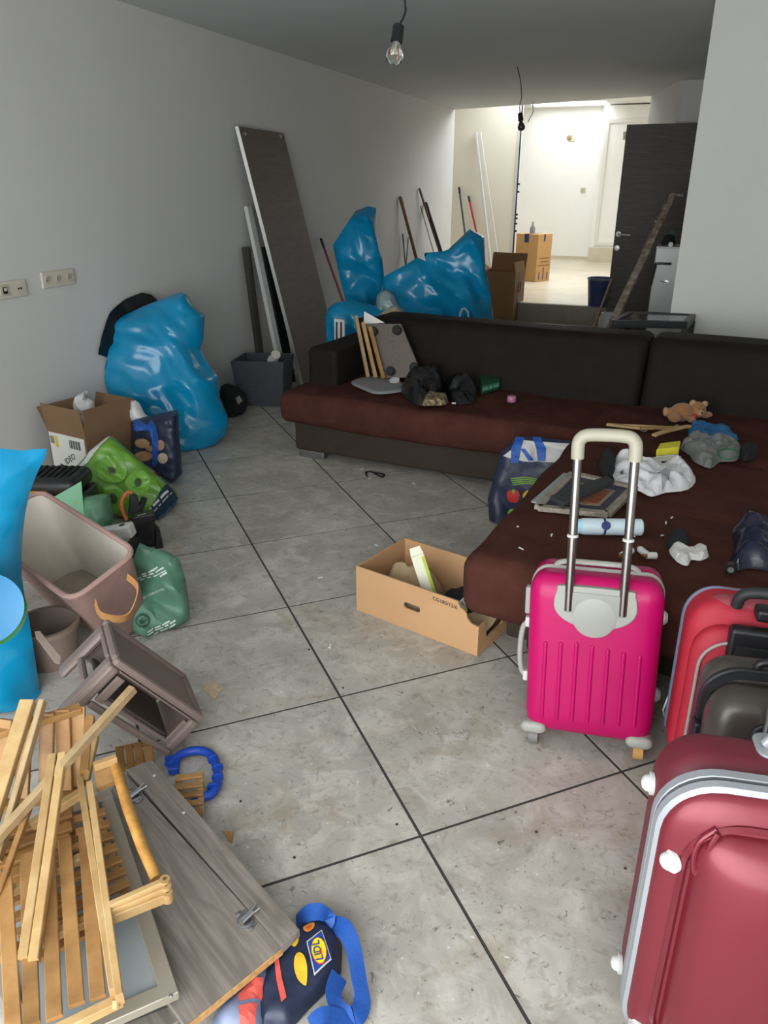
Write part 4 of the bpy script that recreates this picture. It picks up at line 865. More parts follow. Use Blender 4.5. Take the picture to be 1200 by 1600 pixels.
BR2 = mat('brown_wood_pole', '6d4c33', .6, var=.15, vscale=20)
pole('wooden_pole', (625,307), (650,402), .16, .018, BR2, 'thick brown wooden pole leaning on the wall behind the blue bags', BR2)
pole('slim_wooden_pole', (655,294), (685,388), .16, .013, BR2, 'slim brown pole leaning on the wall beside a black tube', BR2)
pole('black_tube', (665,316), (689,392), .27, .019, BLKP, 'black tube leaning on the wall beside the slim brown pole')
pole('green_tipped_pole', (657,322), (677,392), .12, .007, ALU, 'thin metal pole with a bright green grip leaning on the wall', mat('green_grip', '3f9b3c', .5))
pole('golf_club', (629,365), (633,409), .05, .007, DKP, 'thin dark rod with a black grip standing behind the blue bags')
pole('hooked_rod', (638,371), (635,409), .1, .007, DKP, 'thin dark hooked rod standing beside the rod with a black grip')
pole('teal_pole', (717,292), (725,353), .13, .014, mat('teal_metal', '3d5a5c', .4), 'dark teal pole leaning on the far wall', wall='y', z0=.216)
pole('red_pole', (732,306), (744,361), .15, .014, REDM, 'bright red pole leaning on the far wall beside the teal pole', wall='y', z0=.216)
a = PP(744, 207, LC2-nrm*.06, nrm); b = PP(764, 389, LC2-nrm*.25, nrm); b = a+(b-a)*((a.z-.22)/(a.z-b.z))
o = MB().bar(a, b, .09, .03, (1,0,0)).build('white_trim_plank', WHITE); tag(o, 'long white trim plank leaning high against the far wall', 'plank')
b2 = b+Vector((.12,.05,0)); o = MB().bar(a+dr*.06, b2, .025, .02, (1,0,0)).build('thin_white_lath', WHP); tag(o, 'thin white lath leaning beside the long white plank', 'lath')
# blue bags
def bag(pix, A, tilt, front, back, R, amp, scale, seed, name, m, label, res=.02, smooth=2, cat='bag', zmin=.004, kind='crease', thing_=False):
    s_ = Sheet(pix, A, Vector((1,-.3,.12)) if name == 'black_rubbish_bag' else facecam(A, tilt), front, back, R, amp, scale, seed, zmin, smooth, kind=kind)
    if thing_:
        t = thing(name, label, cat, Vector((A[0], A[1], max(zmin or 0, 0)))); o = s_.mesh('bag_body', m, t, res); return s_, t
    o = s_.mesh(name, m, None, res); tag(o, label, cat); return s_, o
A = Vector((-2.62, 5.75, 0))
bag([(520,383),(535,360),(555,330),(575,322),(588,325),(588,365),(597,400),(600,430),(597,455),(585,480),(590,600),(550,605),(540,470),(530,430)], A, .1, .09, .12, .13, .075, 4.2, 41, 'blue_rubbish_bag', BLUEP, 'tall pointed blue rubbish bag slumped against the wall behind the sofa', .02, 1)
A = Vector((-2.2, 5.3, 0))
bag([(512,482),(540,470),(575,475),(598,480),(625,480),(640,600),(520,600),(510,520)], A, .15, .08, .1, .12, .06, 5, 42, 'blue_rubbish_bag', BLUEP, 'low blue rubbish bag under the red broom handle')
A = Vector((-1.75, 5.75, 0))
bag([(598,440),(600,432),(640,410),(652,402),(665,408),(662,395),(690,393),(700,390),(735,357),(757,370),(759,420),(765,450),(772,500),(772,590),(600,590)], A, .08, .11, .25, .17, .1, 3.6, 43, 'blue_rubbish_bag', BLUEP, 'wide bulging blue rubbish bag behind the sofa backrest', .02, 1)
A2 = Vector((-1.5, 5.5, 0)); 
t = MB().tube(catmull([PP(x, y, Vector((-1.62,5.52,0)), facecam(A2)) for x, y in ((718,500),(720,487),(725,482),(731,488),(732,500))], 4), .007, 8).build('white_bag_tie', WHITE, None, True); tag(t, 'white drawstring loop on the wide blue rubbish bag', 'drawstring')
A = Vector((-2.05, 5.35, 0)); bag([(587,478),(592,458),(603,452),(615,460),(622,475),(640,500),(640,560),(590,560)], A, .2, .05, .06, .05, .03, 12, 44, 'clear_plastic_bundle', mat('clear_film', '8fa5a4', .2, var=.2, vscale=20), 'crumpled clear plastic bundle between the blue bags', .02)
A = Vector((-1.95, 5.1, 0)); bag([(588,496),(605,482),(620,478),(632,494),(640,520),(640,560),(585,560)], A, .3, .03, .04, .05, .015, 10, 45, 'stained_paper_bundle', mat('yellowed_paper', 'b3a684', .8, var=.25, vscale=12), 'yellowed paper bundle poking up behind the sofa backrest', .02, 1)
A = Vector((-2.17, 5.02, 0)); pb_ = [PP(x, y, A, facecam(A)) for x, y in ((522,498),(538,500))]; o = MB().hexa([pb_[0], pb_[1], Vector((pb_[1].x, pb_[1].y, .002)), Vector((pb_[0].x, pb_[0].y, .002))], FH*.03).build('striped_packet', WHP); tag(o, 'white packet with black stripes below the red broom handle', 'packet')
for x in (526, 533): MB().hexa([PP(x0, y0, A-FH*.002, facecam(A)) for x0, y0 in ((x-1.5,503),(x+1.5,503),(x+1.5,530),(x-1.5,530))], FH*.002).build('black_stripe', BLKP, o)
# brown open box standing before the step
def open_box(name, M, w, d, h, m, label, flaps, t_=.006):
    T = thing(name, label, 'box', M @ Vector((w/2, d/2, 0)))
    MB(M).box((0,0,.001),(w,d,t_)).build('bottom', m, T); MB(M).box((0,0,t_),(w,t_,h)).build('front_wall', m, T); MB(M).box((0,d-t_,t_),(w,d,h)).build('rear_wall', m, T)
    MB(M).box((0,t_,t_),(t_,d-t_,h)).build('side_wall', m, T); MB(M).box((w-t_,t_,t_),(w,d-t_,h)).build('side_wall', m, T)
    for sd, L, ang in flaps:   # ang: 0 straight up, positive leans outward
        s, c = math.sin(ang), math.cos(ang)
        if sd == 'f': q = [(0,0,h),(w,0,h),(w,-L*s,h+L*c),(0,-L*s,h+L*c)]; n_ = (0,.004,0)
        if sd == 'b': q = [(0,d,h),(w,d,h),(w,d+L*s,h+L*c),(0,d+L*s,h+L*c)]; n_ = (0,-.004,0)
        if sd == 'l': q = [(0,0,h),(0,d,h),(-L*s,d,h+L*c),(-L*s,0,h+L*c)]; n_ = (.004,0,0)
        if sd == 'r': q = [(w,0,h),(w,d,h),(w+L*s,d,h+L*c),(w+L*s,0,h+L*c)]; n_ = (-.004,0,0)
        MB(M).hexa(q, n_).build('flap', m, T)
    return T
ff = PZ(800, 504, 0); yw = math.atan2(PZ(816,500).y-ff.y, PZ(816,500).x-ff.x)
M = Matrix.Translation(ff) @ Matrix.Rotation(math.radians(72), 4, 'Z')
M = Matrix.Translation(ff-Vector((.44,-.1,0))) @ Matrix.Rotation(math.radians(-8), 4, 'Z')
CARDM = mat('mid_brown_cardboard', '8a6846', .85, var=.06, vscale=6)
hb = 1.455-(415-296)/1296*9.4
T = open_box('open_moving_box', M, .44, .34, hb-.03, CARDM, 'tall open brown cardboard box standing before the step', (('b', .2, .25), ('l', .2, .9), ('r', .12, -.2)))
h_ = hb-.03
MB(M).box((.4405,.13,.02),(.4415,.19,.3)).build('tape', mat('navy_tape', '1b2a55', .4), T)
MB(M).prism([(.4405,.12,.46),(.4405,.2,.46),(.4405,.16,.52)], (.001,0,0)).build('arrow_print', BLKP, T); MB(M).tube([(.441,.12+.08*a_,.33+b_) for a_, b_ in ((.0,.1),(0,.02),(.2,0),(.8,0),(1,.02),(1,.1),(.8,.12),(.2,.12),(0,.1))], .005, 6).build('cup_mark', BLKP, T); MB(M).box((.4405,.155,.36),(.4415,.165,.46)).build('arrow_shaft', BLKP, T)
rm = M.to_3x3()
# sealed moving box on the raised floor
c_ = PZ(836, 441, .212); M = Matrix.Translation(c_) @ Matrix.Rotation(math.radians(40), 4, 'Z')
CL = PZ(803, 428, .212); CRt = PZ(857, 434, .212)
TANB = mat('tan_cardboard', 'bf935c', .8, var=.04, vscale=5)
wv, dv = (CRt-c_), (CL-c_)
hbx = .66
T = thing('moving_box', 'sealed tan moving box with navy tape on the raised floor', 'box', c_)
M = Matrix.Translation(c_) @ Matrix.Rotation(math.radians(65), 4, 'Z')
bw, bd_ = .35, .39
MB(M).box((0,0,.001),(bw,bd_,hbx)).build('carton', TANB, T, bevel=.004)
NVT = mat('navy_tape', '1b2a55', .4)
for q0, q1 in (((bw*.0-.002,bd_*.42,hbx-.12),(0,bd_*.62,hbx+.002)), ((0,bd_*.42,hbx),(bw,bd_*.62,hbx+.002)), ((bw*.4,-.002,hbx-.1),(bw*.5,0,hbx))): MB(M).box(q0, q1).build('tape', NVT, T)
rm = M.to_3x3()
PRT = mat('faded_print', '8a673f', .8)
for k, (f0, f1) in enumerate(((.06,.31),(.09,.29),(.04,.32))): MB(M).box((f0,-.002,.32-k*.05),(f1,0,.335-k*.05)).build('printed_line', PRT, T)
for k in range(3): MB(M).box((.07+k*.1,-.002,.03),(.09+k*.1,0,(.14,.2,.13)[k])).build('print_block', NVT, T)
bt = M @ Vector((.12,.2,hbx)); T = thing('clear_bottle', 'small clear bottle standing on the sealed moving box', 'bottle', bt)
MB().lathe([(.001,0),(.035,0),(.037,.01),(.037,.08),(.015,.11),(.013,.12)], bt, n=18).build('bottle', mat('grey_glass', '9aa1a6', .1, trans=.6), T, True); MB().lathe([(.016,.118),(.016,.16),(.001,.162)], bt, n=14).build('cap', ALU, T, True)
# blue bucket
c_ = PZ(935, 478, .212); t = thing('blue_bucket', 'navy blue bucket on the raised floor by the dark door', 'bucket', c_)
NB = mat('navy_bucket_plastic', '16295e', .4)
MB().lathe([(.12,.0),(.15,.3),(.158,.3),(.158,.315),(.145,.315),(.115,.012),(.001,.012)], c_+UP*.001, n=28).build('pail', NB, t, True)
MB().tube([c_+Vector((.152*math.cos(a_), .152*math.sin(a_)-0, .3+.0)) for a_ in [math.pi+math.pi*k/12 for k in range(13)]], .004, 6).build('bail_handle', ALU, t, True)
# things by the right-hand corner
p0, p1 = PZ(918, 514, .02), PY(956, 436, 8.2)
T = thing('scrubbing_brush', 'wooden long-handled brush leaning towards the dark door', 'brush', Vector((p0.x, p0.y, 0)))
p0 = PY(919, 512, 7.6); p0.z = .06
MB().tube([p0, PY(956, 436, 8.33)], .012, 10).build('handle', OLDW, T, True); MB().rbox(p0-Vector((.09,.03,.04)), p0+Vector((.06,.03,.01)), .008, 2).build('brush_head', OLDW, T, True); MB().box(p0-Vector((.085,.027,.06)), p0+Vector((.055,.027,-.04))).build('bristles', IV, T)
c_ = PY(951, 500, 6.6); c_.z = 0; T = thing('white_canister', 'pale canister standing beside the black side table', 'canister', c_)
hc = PY(951, 489, 6.6).z; MB().lathe([(.001,0),(.075,0),(.078,.01),(.078,hc-.04),(.06,hc-.01),(.06,hc),(.05,hc),(.05,hc-.05),(.001,hc-.05)], c_, n=24).build('body', mat('milky_plastic', 'a9a79f', .4), T, True)
# black side table between sofa back and wall
ty = 4.98; a = PY(963, 494, ty-.2); b = PY(1080, 494, ty-.2); tz = .76
a = PZ(958, 500, tz); b = PZ(1072, 502, tz); c2_ = PZ(1083, 490, tz); d2_ = PZ(985, 487, tz)
T = thing('side_table', 'black framed side table with a glass top behind the sofa', 'table', Vector(((a+c2_)/2).to_2d().to_3d()))
qs = [a, b, c2_, d2_]
for i in range(4): MB().bar(qs[i]-UP*.02, qs[(i+1)%4]-UP*.02, .035, .04).build('top_rail', BLKP, T)
cen = sum(qs, Vector())/4
MB().hexa([cen+(p-cen)*.92-UP*.014 for p in qs], (0,0,.008)).build('glass_top', mat('dark_glass', '2e3032', .08), T)
for p in qs: MB().box((p.x-.02, p.y-.02, .0), (p.x+.02, p.y+.02, tz-.04)).build('leg', BLKP, T)
MB().hexa([Vector((cen.x+(p.x-cen.x)*.95, cen.y+(p.y-cen.y)*.95, .3)) for p in qs], (0,0,.015)).build('lower_shelf', BLKP, T)
# white door leaf with a lever handle behind the corner
wy = 6.6
a = PY(1026, 385, wy); b = PY(1049, 385, wy); zt = a.z
wdw = Matrix.Translation((a.x, wy, 0))
T = thing('white_cabinet', 'white cabinet with a black lever handle behind the wall corner', 'cabinet', (a.x, wy, 0))
MB().box((a.x, wy, .005), (cor-.002, wy+.35, zt)).build('carcass', WHITE, T, bevel=.004)
MB().box((a.x+.004, wy-.018, .02), (cor-.003, wy-.001, zt-.01)).build('door', mat('white_lacquer', 'c9c9c7', .35), T, bevel=.003)
hx = PY(1046, 412, wy-.02); MB().tube(catmull([(hx.x, wy-.02, hx.z), (hx.x, wy-.05, hx.z), (hx.x-.09, wy-.055, hx.z), (hx.x-.1, wy-.055, hx.z-.02), (hx.x-.115, wy-.055, hx.z-.16)], 3), .009, 8).build('lever_handle', BLKP, T, True)
MB().lathe([(.02,0),(.02,.02),(.001,.022)], (hx.x, wy-.018, hx.z-.14), (0,-1,0), 16).build('lock_cylinder', ALU, T, True); MB().tube([(hx.x-.05, wy-.04, hx.z-.13), (hx.x, wy-.04, hx.z-.14)], .004, 6).build('key', ALU, T)
MB().lathe([(.018,0),(.018,.02),(.001,.022)], (hx.x-.01, wy-.018, hx.z+.14), (0,-1,0), 18).build('round_knob', WHITE, T, True)
A = Vector(((a.x+cor)/2, wy+.15, zt)); s_ = Sheet([(1033,386),(1037,370),(1045,366),(1054,370),(1053,388)], A, facecam(A), .06, .08, .05, .02, 12, 61, zt+.003, 2); o = s_.mesh('black_cap_bundle', BLKF, None, .02); tag(o, 'black cloth bundle on top of the white cabinet', 'cloth')
A = A+FH*.1; s_ = Sheet([(1040,372),(1046,362),(1054,361),(1054,388),(1042,388)], A, facecam(A), .02, .02, .03, .008, 12, 62, zt+.003, 2); o = s_.mesh('teal_cloth', mat('teal_cotton', '3c5a56', .9), None, .02); tag(o, 'dull teal cloth behind the black bundle on the white cabinet', 'cloth')
# paint-spattered ladder leaning in the corner
top = PY(1060, 305, 7.3); foot = PY(972, 492, 5.9); foot = foot+(foot-top)*(foot.z/(top.z-foot.z))*.98
T = thing('wooden_ladder', 'paint-spattered wooden ladder leaning in front of the dark door', 'ladder', foot)
PW = mat('paint_spattered_wood', 'b9b2a2', .7, c2='6c5138', vscale=14, bump=.1)
s_ = RT*.085
top2 = foot+(top-foot)*1.0
MB().bar(foot-s_*.5, top2-s_*.5, .035, .05, (1,0,0)).build('stile', PW, T); MB().bar(foot+s_*1.2+FH*.28, top2+s_*.3+FH*.28, .035, .05, (1,0,0)).build('stile', mat('brown_wood_stile', '6a5038', .7, c2='8d8675', vscale=16), T)
for k in range(1, 7):
    f = k/7; p = foot+(top2-foot)*f; MB().bar(p-s_*.5, p+s_*(1.2-.9*f)+FH*.28, .06, .02).build('rung', PW, T)
MB().tube([top2-s_*.5, top2+UP*.0+RT*.03, top2+s_*.3+FH*.28], .012, 8).build('top_hook', ALU, T, True)
# ------------------------------------------------------------------ left pile, far end: big blue bag and cartons
A = Vector((-2.70, 3.72, 0))
s_, o = bag([(168,528),(172,503),(225,478),(283,456),(292,460),(304,480),(320,494),(318,530),(313,545),(325,568),(340,588),(343,618),(352,640),(358,656),(352,680),(330,700),(300,716),(287,719),(255,712),(225,690),(190,648),(158,600),(148,572),(152,552),(170,535)], A, .34, .12, .16, .2, .085, 3.1, 51, 'blue_rubbish_bag', BLUEP, 'big full blue rubbish bag standing against the wall beside the labelled carton', .017, 1)
A = Vector((-3.06, 3.85, .5)); bag([(142,553),(158,500),(175,480),(222,457),(248,470),(280,500),(270,640),(200,640),(165,560)], A, .1, .02, .03, .08, .02, 6, 52, 'black_rubbish_bag', BAGK, 'black rubbish bag showing behind the big blue bag at the wall', .03)
# tall carton with white label
C3 = PZ(133, 683, .3); L3 = PZ(65, 667, .3); R3 = PZ(203, 664, .3)
e1 = (L3-C3); e1.z = 0; w1 = .3; e1.normalize(); e2 = Vector((-e1.y, e1.x, 0)); e2 = e2 if e2.y > 0 else -e2
M = Matrix(((-e1.x, e2.x, 0, C3.x+e1.x*w1), (-e1.y, e2.y, 0, C3.y+e1.y*w1), (0,0,1,.0), (0,0,0,1)))
T = open_box('open_carton', M, w1, .3, .3, CARDK, 'brown carton with raised flaps and a white printed label by the wall', (('f', .14, .12), ('r', .14, .1), ('b', .13, .3), ('l', .12, .5)))
lab = MB(M).box((.012,-.0025,.03),(w1-.012,-.0002,.285)).build('label_sheet', WHP, T)
rm = M.to_3x3(); R_ = rm @ Vector((1,0,0))
flat_text('label_text', 'IDEO', M @ Vector((.12,-.004,.12)), R_+UP*.6, UP-R_*.6, .1, BLKP, lab)
for k in range(9): MB(M).box((.17+k*.01,-.0035,.22),(.174+k*.01+.003*(k%2),-.0026,.265)).build('bar_code_line', BLKP, lab)
for k in range(4): MB(M).box((.02+k*.008,-.0035,.225),(.024+k*.008,-.0026,.265)).build('bar_code_line', BLKP, lab)
MB(M).box((.055,-.0035,.21),(.08,-.0026,.27)).build('yellow_print', mat('yellow_ink', 'd8b93a', .5), lab)
for k in range(3): MB(M).prism([(.07,-.003,.1-k*.03),(.12,-.003,.09-k*.03),(.12,-.003,.11-k*.03),(.07,-.003,.12-k*.03)], (0,-.001,0)).build('black_arrow', BLKP, lab)
A = M @ Vector((.15,.16,.25)); s_ = Sheet([(115,640),(116,622),(130,612),(137,611),(136,622),(147,628),(148,660),(120,660)], A, facecam(A, .1), .04, .05, .04, .02, 18, 53, .02, 2); o = s_.mesh('white_plastic_bag', mat('thin_white_film', 'c9c9c6', .4, bump=.2), None, .014); tag(o, 'knotted white plastic bag inside the labelled carton', 'bag')
# navy bag with potato print
A = Vector((-2.44, 3.2, 0))
s_, T = bag([(204,660),(212,655),(240,648),(278,640),(281,690),(285,740),(270,756),(255,748),(235,730),(205,720)], A, .15, .07, .08, .045, .035, 7, 54, 'navy_grocery_bag', NAVY, 'navy grocery bag printed with potatoes beside the big blue bag', .014, 1, thing_=True)
for x, y, rx, ry, c_ in ((222,692,12,8,'9c7a58'),(250,694,7,8,'a88266'),(225,713,15,8,'a07a55'),(254,715,8,9,'b7a892'),(235,700,8,5,'8f6d4c')):
    s_.patch('potato_print', [(x+rx*math.cos(k*.8), y+ry*math.sin(k*.8)) for k in range(8)], mat('potato_'+c_, c_, .6), T, .004, 2)
s_.patch('strap', [(232,660),(240,658),(247,680),(246,722),(238,728),(238,690)], STRAP, T, .008, 2); s_.patch('strap', [(208,658),(216,656),(236,664),(240,672),(222,670),(210,672)], STRAP, T, .008, 1)
A2 = A+Vector((-.02,.06,0)); s2, o = bag([(199,645),(205,625),(218,630),(226,646),(240,652),(276,648),(262,654),(240,662),(210,662)], A2, .3, .05, .06, .04, .02, 16, 55, 'white_liner_bag', MATS['thin_white_film'], 'crumpled white plastic liner in the navy potato bag', .014, 2, zmin=None)
A3 = PZ(250, 748, 0)+FH*.02; s2, o = bag([(233,735),(260,729),(263,750),(240,745)], A3-FH*.09, .3, .012, .02, .02, .005, 16, 56, 'meat_wrapper', WHP, 'white wrapper with a red print before the navy potato bag', .012, 1); s2.patch('red_print', [(240,738),(250,735),(258,738),(255,745),(245,744)], REDP, o, .002)
# green apple bag
A = Vector((-2.3, 2.72, .05)); APG = mat('apple_green_film', '5f8f30', .3, var=.25, vscale=7, bump=.15)
s_, T = bag([(113,734),(140,706),(163,687),(176,681),(210,711),(256,751),(278,771),(272,786),(246,808),(225,815),(193,807),(150,795),(127,765)], A, .75, .08, .09, .08, .045, 7, 57, 'apple_print_bag', APG, 'glossy green plastic bag printed with apples lying on the pile', .013, 1, thing_=True)
for x, y, r in ((175,738,24),(216,757,20),(178,780,18)):
    s_.patch('apple_print', [(x+r*math.cos(k*.63), y+r*.9*math.sin(k*.63)) for k in range(10)], mat('apple_skin', '6fa33c', .3, var=.2, vscale=12), T, .004, 2)
    s_.patch('apple_stem_print', [(x-6,y-3),(x,y-6),(x+6,y-1),(x+4,y+5),(x-3,y+6)], mat('apple_core_dark', '33501d', .5), T, .006, 2)
s_.patch('navy_band', [(228,804),(263,752),(279,771),(272,786),(246,807)], mat('navy_film', '1b3148', .35), T, .004, 1)
dash_row(s_, (234,797), (264,769), (.6,1.6,2), 3., WHITE, T, .007); dash_row(s_, (240,798), (270,768), (1.4,.8,2,1), 1.2, WHITE, T, .007)
s_.patch('white_hem', [(113,734),(140,706),(163,687),(176,681),(170,690),(148,712),(122,736)], WHITE, T, .005, 1)
# black and yellow tool case
A = PZ(75, 752, .28); T = thing('tool_case', 'black tool case with a yellow lip half hidden by the felt basket', 'tool case', Vector((A.x, A.y, .0)))
YEL = mat('yellow_plastic', 'e0a51e', .4)
M = Matrix.Translation(Vector((A.x, A.y, 0))) @ Matrix.Rotation(math.radians(20), 4, 'Z')
MB(M).rbox((-.17, -.12, .0), (.17, .12, .24), .02, 3).build('case_body', BLKP, T, True)
lid = MB(M).rbox((-.16, -.1, .24), (.16, .12, .32), .035, 4).build('lid', BLKP, T, True)
for k in range(9): MB(M).box((-.12+k*.028,-.06,.318),(-.108+k*.028,.08,.326)).build('lid_groove', BLKF, lid)
MB(M).rbox((-.18, -.15, .222), (.18, -.09, .25), .01, 2).build('yellow_lip', YEL, T, True); MB(M).rbox((-.03, -.13, .25), (.04, -.1, .275), .006, 2).build('latch', YEL, T, True)
# mint paper, crumpled green bag
A = PZ(110, 795, .22); N = facecam(A, .25); mq = [PP(x, y, A, N) for x, y in ((75,782),(127,752),(126,806),(95,815))]; ds = (UP-N*N.z).normalized(); mq[2:] = [p-ds*((p.z-.004)/ds.z) for p in mq[2:]]
o = MB().prism(mq, -N*.003).build('mint_card', mat('mint_paper', '8fcaa2', .7)); tag(o, 'pointed mint green card behind the felt basket', 'card')
A = PZ(155, 812, .15); s_, o = bag([(128,778),(145,774),(170,772),(174,790),(178,814),(165,830),(140,826),(126,805)], A, .5, .06, .1, .05, .02, 12, 58, 'crumpled_green_bag', mat('sea_green_film', '5f8e70', .35, var=.15, vscale=14, bump=.2), 'crumpled sea green plastic bag below the apple bag', .014)
# white adapter block
A = PZ(185, 830, .27); M = Matrix.Translation(A) @ Matrix.Rotation(math.radians(18), 4, 'Z') @ Matrix.Rotation(math.radians(-12), 4, 'Y')
T = thing('plug_adapter', 'white rectangular plug adapter with a dark hole on the pile', 'adapter', A-UP*.03)
MB(M).rbox((-.075,-.022,-.03),(.055,.03,.02), .007, 2).build('housing', WHITE, T, True); MB(M).lathe([(.012,0),(.012,.001),(.001,.0012)], (.02,.004,.0205), n=16).build('socket_hole', BLKP, T); MB(M).lathe([(.003,0),(.003,.001),(.0005,.0012)], (.045,.0,.0205), n=8).build('screw', ALU, T)
# black and orange tool
A = PZ(228, 860, .02)+FH*.05; T = thing('cordless_tool', 'black power tool with an orange bow handle beside the green bags', 'tool', Vector((A.x, A.y, 0)))
N = facecam(A, .15); ORG = mat('orange_rubber', 'c4673a', .5)
def pp(x, y, dz=0.): return PP(x, y, A, N)+N*dz
MB().hexa([pp(208,862), pp(243,850), pp(242,802), pp(206,808)], -N*.1).build('tool_body', BLKP, T, bevel=.008)
MB().hexa([pp(213,850,.002), pp(238,843,.002), pp(236,815,.002), pp(212,818,.002)], N*.002).build('dark_panel', BLKF, T)
MB().tube(catmull([pp(198,812), pp(191,795), pp(192,780), pp(200,769), pp(206,771)], 4), .008, 10).build('bow_handle', ORG, T, True)
MB().hexa([pp(200,806), pp(222,800), pp(214,775), pp(203,772)], -N*.04).build('grip', BLKP, T, bevel=.006); MB().bar(pp(218,800,-.01), pp(226,778,-.01), .02, .02).build('trigger_guard', BLKP, T)
MB().bar(pp(214,806,.003), pp(228,802,.003), .003, .002).build('maker_mark', WHITE, T)
MB().hexa([pp(243,862), pp(256,857), pp(250,828), pp(243,822)], -N*.06).build('battery', BLKP, T, bevel=.006)
A = PZ(210, 905, .02)+FH*.1; s_, o = bag([(198,850),(212,838),(226,848),(224,880),(210,905),(196,905)], A, .3, .04, .06, .04, .02, 14, 59, 'black_bundle', BLKF, 'black cloth bundle between the basket and the recycled green bag', .016)
# recycled green bag with text
A = Vector((-1.58, 1.93, 0)); GRB = mat('recycled_green_film', '57826a', .45, var=.12, vscale=9, bump=.15)
s_, T = bag([(205,880),(218,848),(235,856),(262,862),(280,874),(290,905),(296,945),(296,968),(275,982),(248,994),(224,1000),(206,985),(196,950),(192,915)], A, .3, .045, .05, .055, .04, 8, 60, 'recycled_green_bag', GRB, 'matt green recycled plastic bag with white lettering on the tiles', .012, 1, thing_=True)
LT = mat('pale_print_ink', 'dbe6de', .6); DG = mat('dark_green_ink', '24503a', .6)
s_.text('printed_text', 'ONTDEK ONZE ACTIES!', (213,944), (257,919), LT, T, .006)
for p0, p1, wd, th in (((222,901), (247,886), (1,2), 2.6), ((206,913), (256,887), (2.4,1,1.2,2), 2.4), ((203,917), (259,891), (1.5,1,.8,2.4), 1.6), ((250,900), (261,894), (1,), 2.4), ((231,986), (265,968), (1.5,1.6,2), 2.), ((231,991), (274,967), (1.5,2,.8,1.4), 2.), ((241,992), (274,972), (1,1.6,1.4), 2.)): dash_row(s_, p0, p1, wd, th, LT, T, .006)
ring = [(223+12*math.cos(k*.52), 967+11*math.sin(k*.52)) for k in range(12)]; s_.patch('round_emblem', ring, DG, T, .004, 1); s_.patch('emblem_centre', [(223+8.5*math.cos(k*.52), 967+7.5*math.sin(k*.52)) for k in range(12)], GRB, T, .005, 1); s_.patch('emblem_leaf', [(217,968),(223,962),(230,966),(226,971),(219,973)], DG, T, .006, 1)
# ------------------------------------------------------------------ felt basket with leather handle
def loft(name, rings, m, par, close_bottom=True, smooth=True, label=None, solid=0.):
    n = len(rings[0]); mb = MB(); vs = [p for r in rings for p in r]
    fs = [(i*n+k, i*n+(k+1)%n, (i+1)*n+(k+1)%n, (i+1)*n+k) for i in range(len(rings)-1) for k in range(n)]
    if close_bottom: fs.append(tuple(range((len(rings)-1)*n, len(rings)*n)))
    mb.add(vs, fs); return mb.build(name, m, par, smooth, label=label, solid=solid)
def rring(q, r, n=5):   # rounded quad ring through 4 corners
    P = []
    for i in range(4):
        a, b, c_ = q[i-1], q[i], q[(i+1)%4]; p0 = b+(a-b).normalized()*r; p1 = b+(c_-b).normalized()*r
        for k in range(n+1):
            t_ = k/n; P.append(p0*(1-t_)**2+b*2*t_*(1-t_)+p1*t_**2)
    return P
Bk = PZ(62, 766, .43); Rt = PZ(214, 862, .36); Dn = PZ(112, 940, .30); Lf = Bk+Dn-Rt; Lf.z = .37
rim = [Bk, Lf, Dn, Rt]
cen = sum(rim, Vector())/4
axn = (rim[1]-rim[0]).cross(rim[3]-rim[0]).normalized(); axn = axn if axn.z > 0 else -axn
base_c = Vector((-1.84, 1.86, .015))+Vector((-.02,.06,0))
bot = [base_c+Vector(((p-cen).x*.72, (p-cen).y*.72, 0)) for p in rim]
T = thing('felt_basket', 'dusty pink felt basket with a tan strap handle tipped on the pile', 'basket', base_c-UP*.015)
PKF = mat('dusty_pink_felt', '9b7d75', .9, var=.08, vscale=10, bump=.25, bscale=160); INN = mat('pale_lining', 'c9c1b4', .85, var=.06, vscale=7, bump=.1)
R0 = rring(rim, .06); R1 = rring(bot, .06)
def mix(a, b, t_): return [p*(1-t_)+q*t_ for p, q in zip(a, b)]
loft('outer_wall', [mix(R0, R1, t_) for t_ in (0,.2,.45,.7,.9,1)], PKF, T)
inner = lambda ring, k, dz: [sum(ring, Vector())/len(ring)+(p-sum(ring, Vector())/len(ring))*k+axn*dz for p in ring]
I0 = inner(R0, .965, -.002); I1 = inner(mix(R0, R1, .93), .93, 0)
I1 = inner(mix(R0, R1, .8), .92, 0)
ln = loft('lining', [mix(I0, I1, t_) for t_ in (0,.3,.6,1)], INN, T)
loft('base_insert', [[p+UP*.004 for p in inner(I1, .98, 0)], [p+UP*.009 for p in inner(I1, .97, 0)]], mat('stained_lining', 'a59b8c', .9, c2='857a6c', vscale=6), T, True, False)
mbr = MB(); pts_ = R0+[R0[0]]; MB_ = mbr.tube(R0+[R0[0], R0[1]], .0095, 8, False); mbr.build('rim_band', mat('rim_pink', 'a5867d', .85, bump=.2, bscale=160), T, True)
TANL = mat('tan_leather', 'bf8a52', .55, var=.06)
h0 = Dn+(Rt-Dn)*.3-UP*.06; h1 = Dn+(Rt-Dn)*.78-UP*.05; out_ = ((Dn+Rt)/2-cen); out_.z = 0; out_.normalize()
pt = catmull([h0, h0+out_*.03-UP*.035, (h0+h1)/2+out_*.075-UP*.075, h1+out_*.06-UP*.03, h1+out_*.01+UP*.0], 6)
st_ = MB(); wd_ = Vector((0,0,1)).cross(out_).normalized()
vs = []
for i, p in enumerate(pt):
    u_ = UP*.014+out_*.006; k_ = out_*.002-UP*.0008; vs += [p-u_-k_, p+u_-k_, p+u_+k_, p-u_+k_]
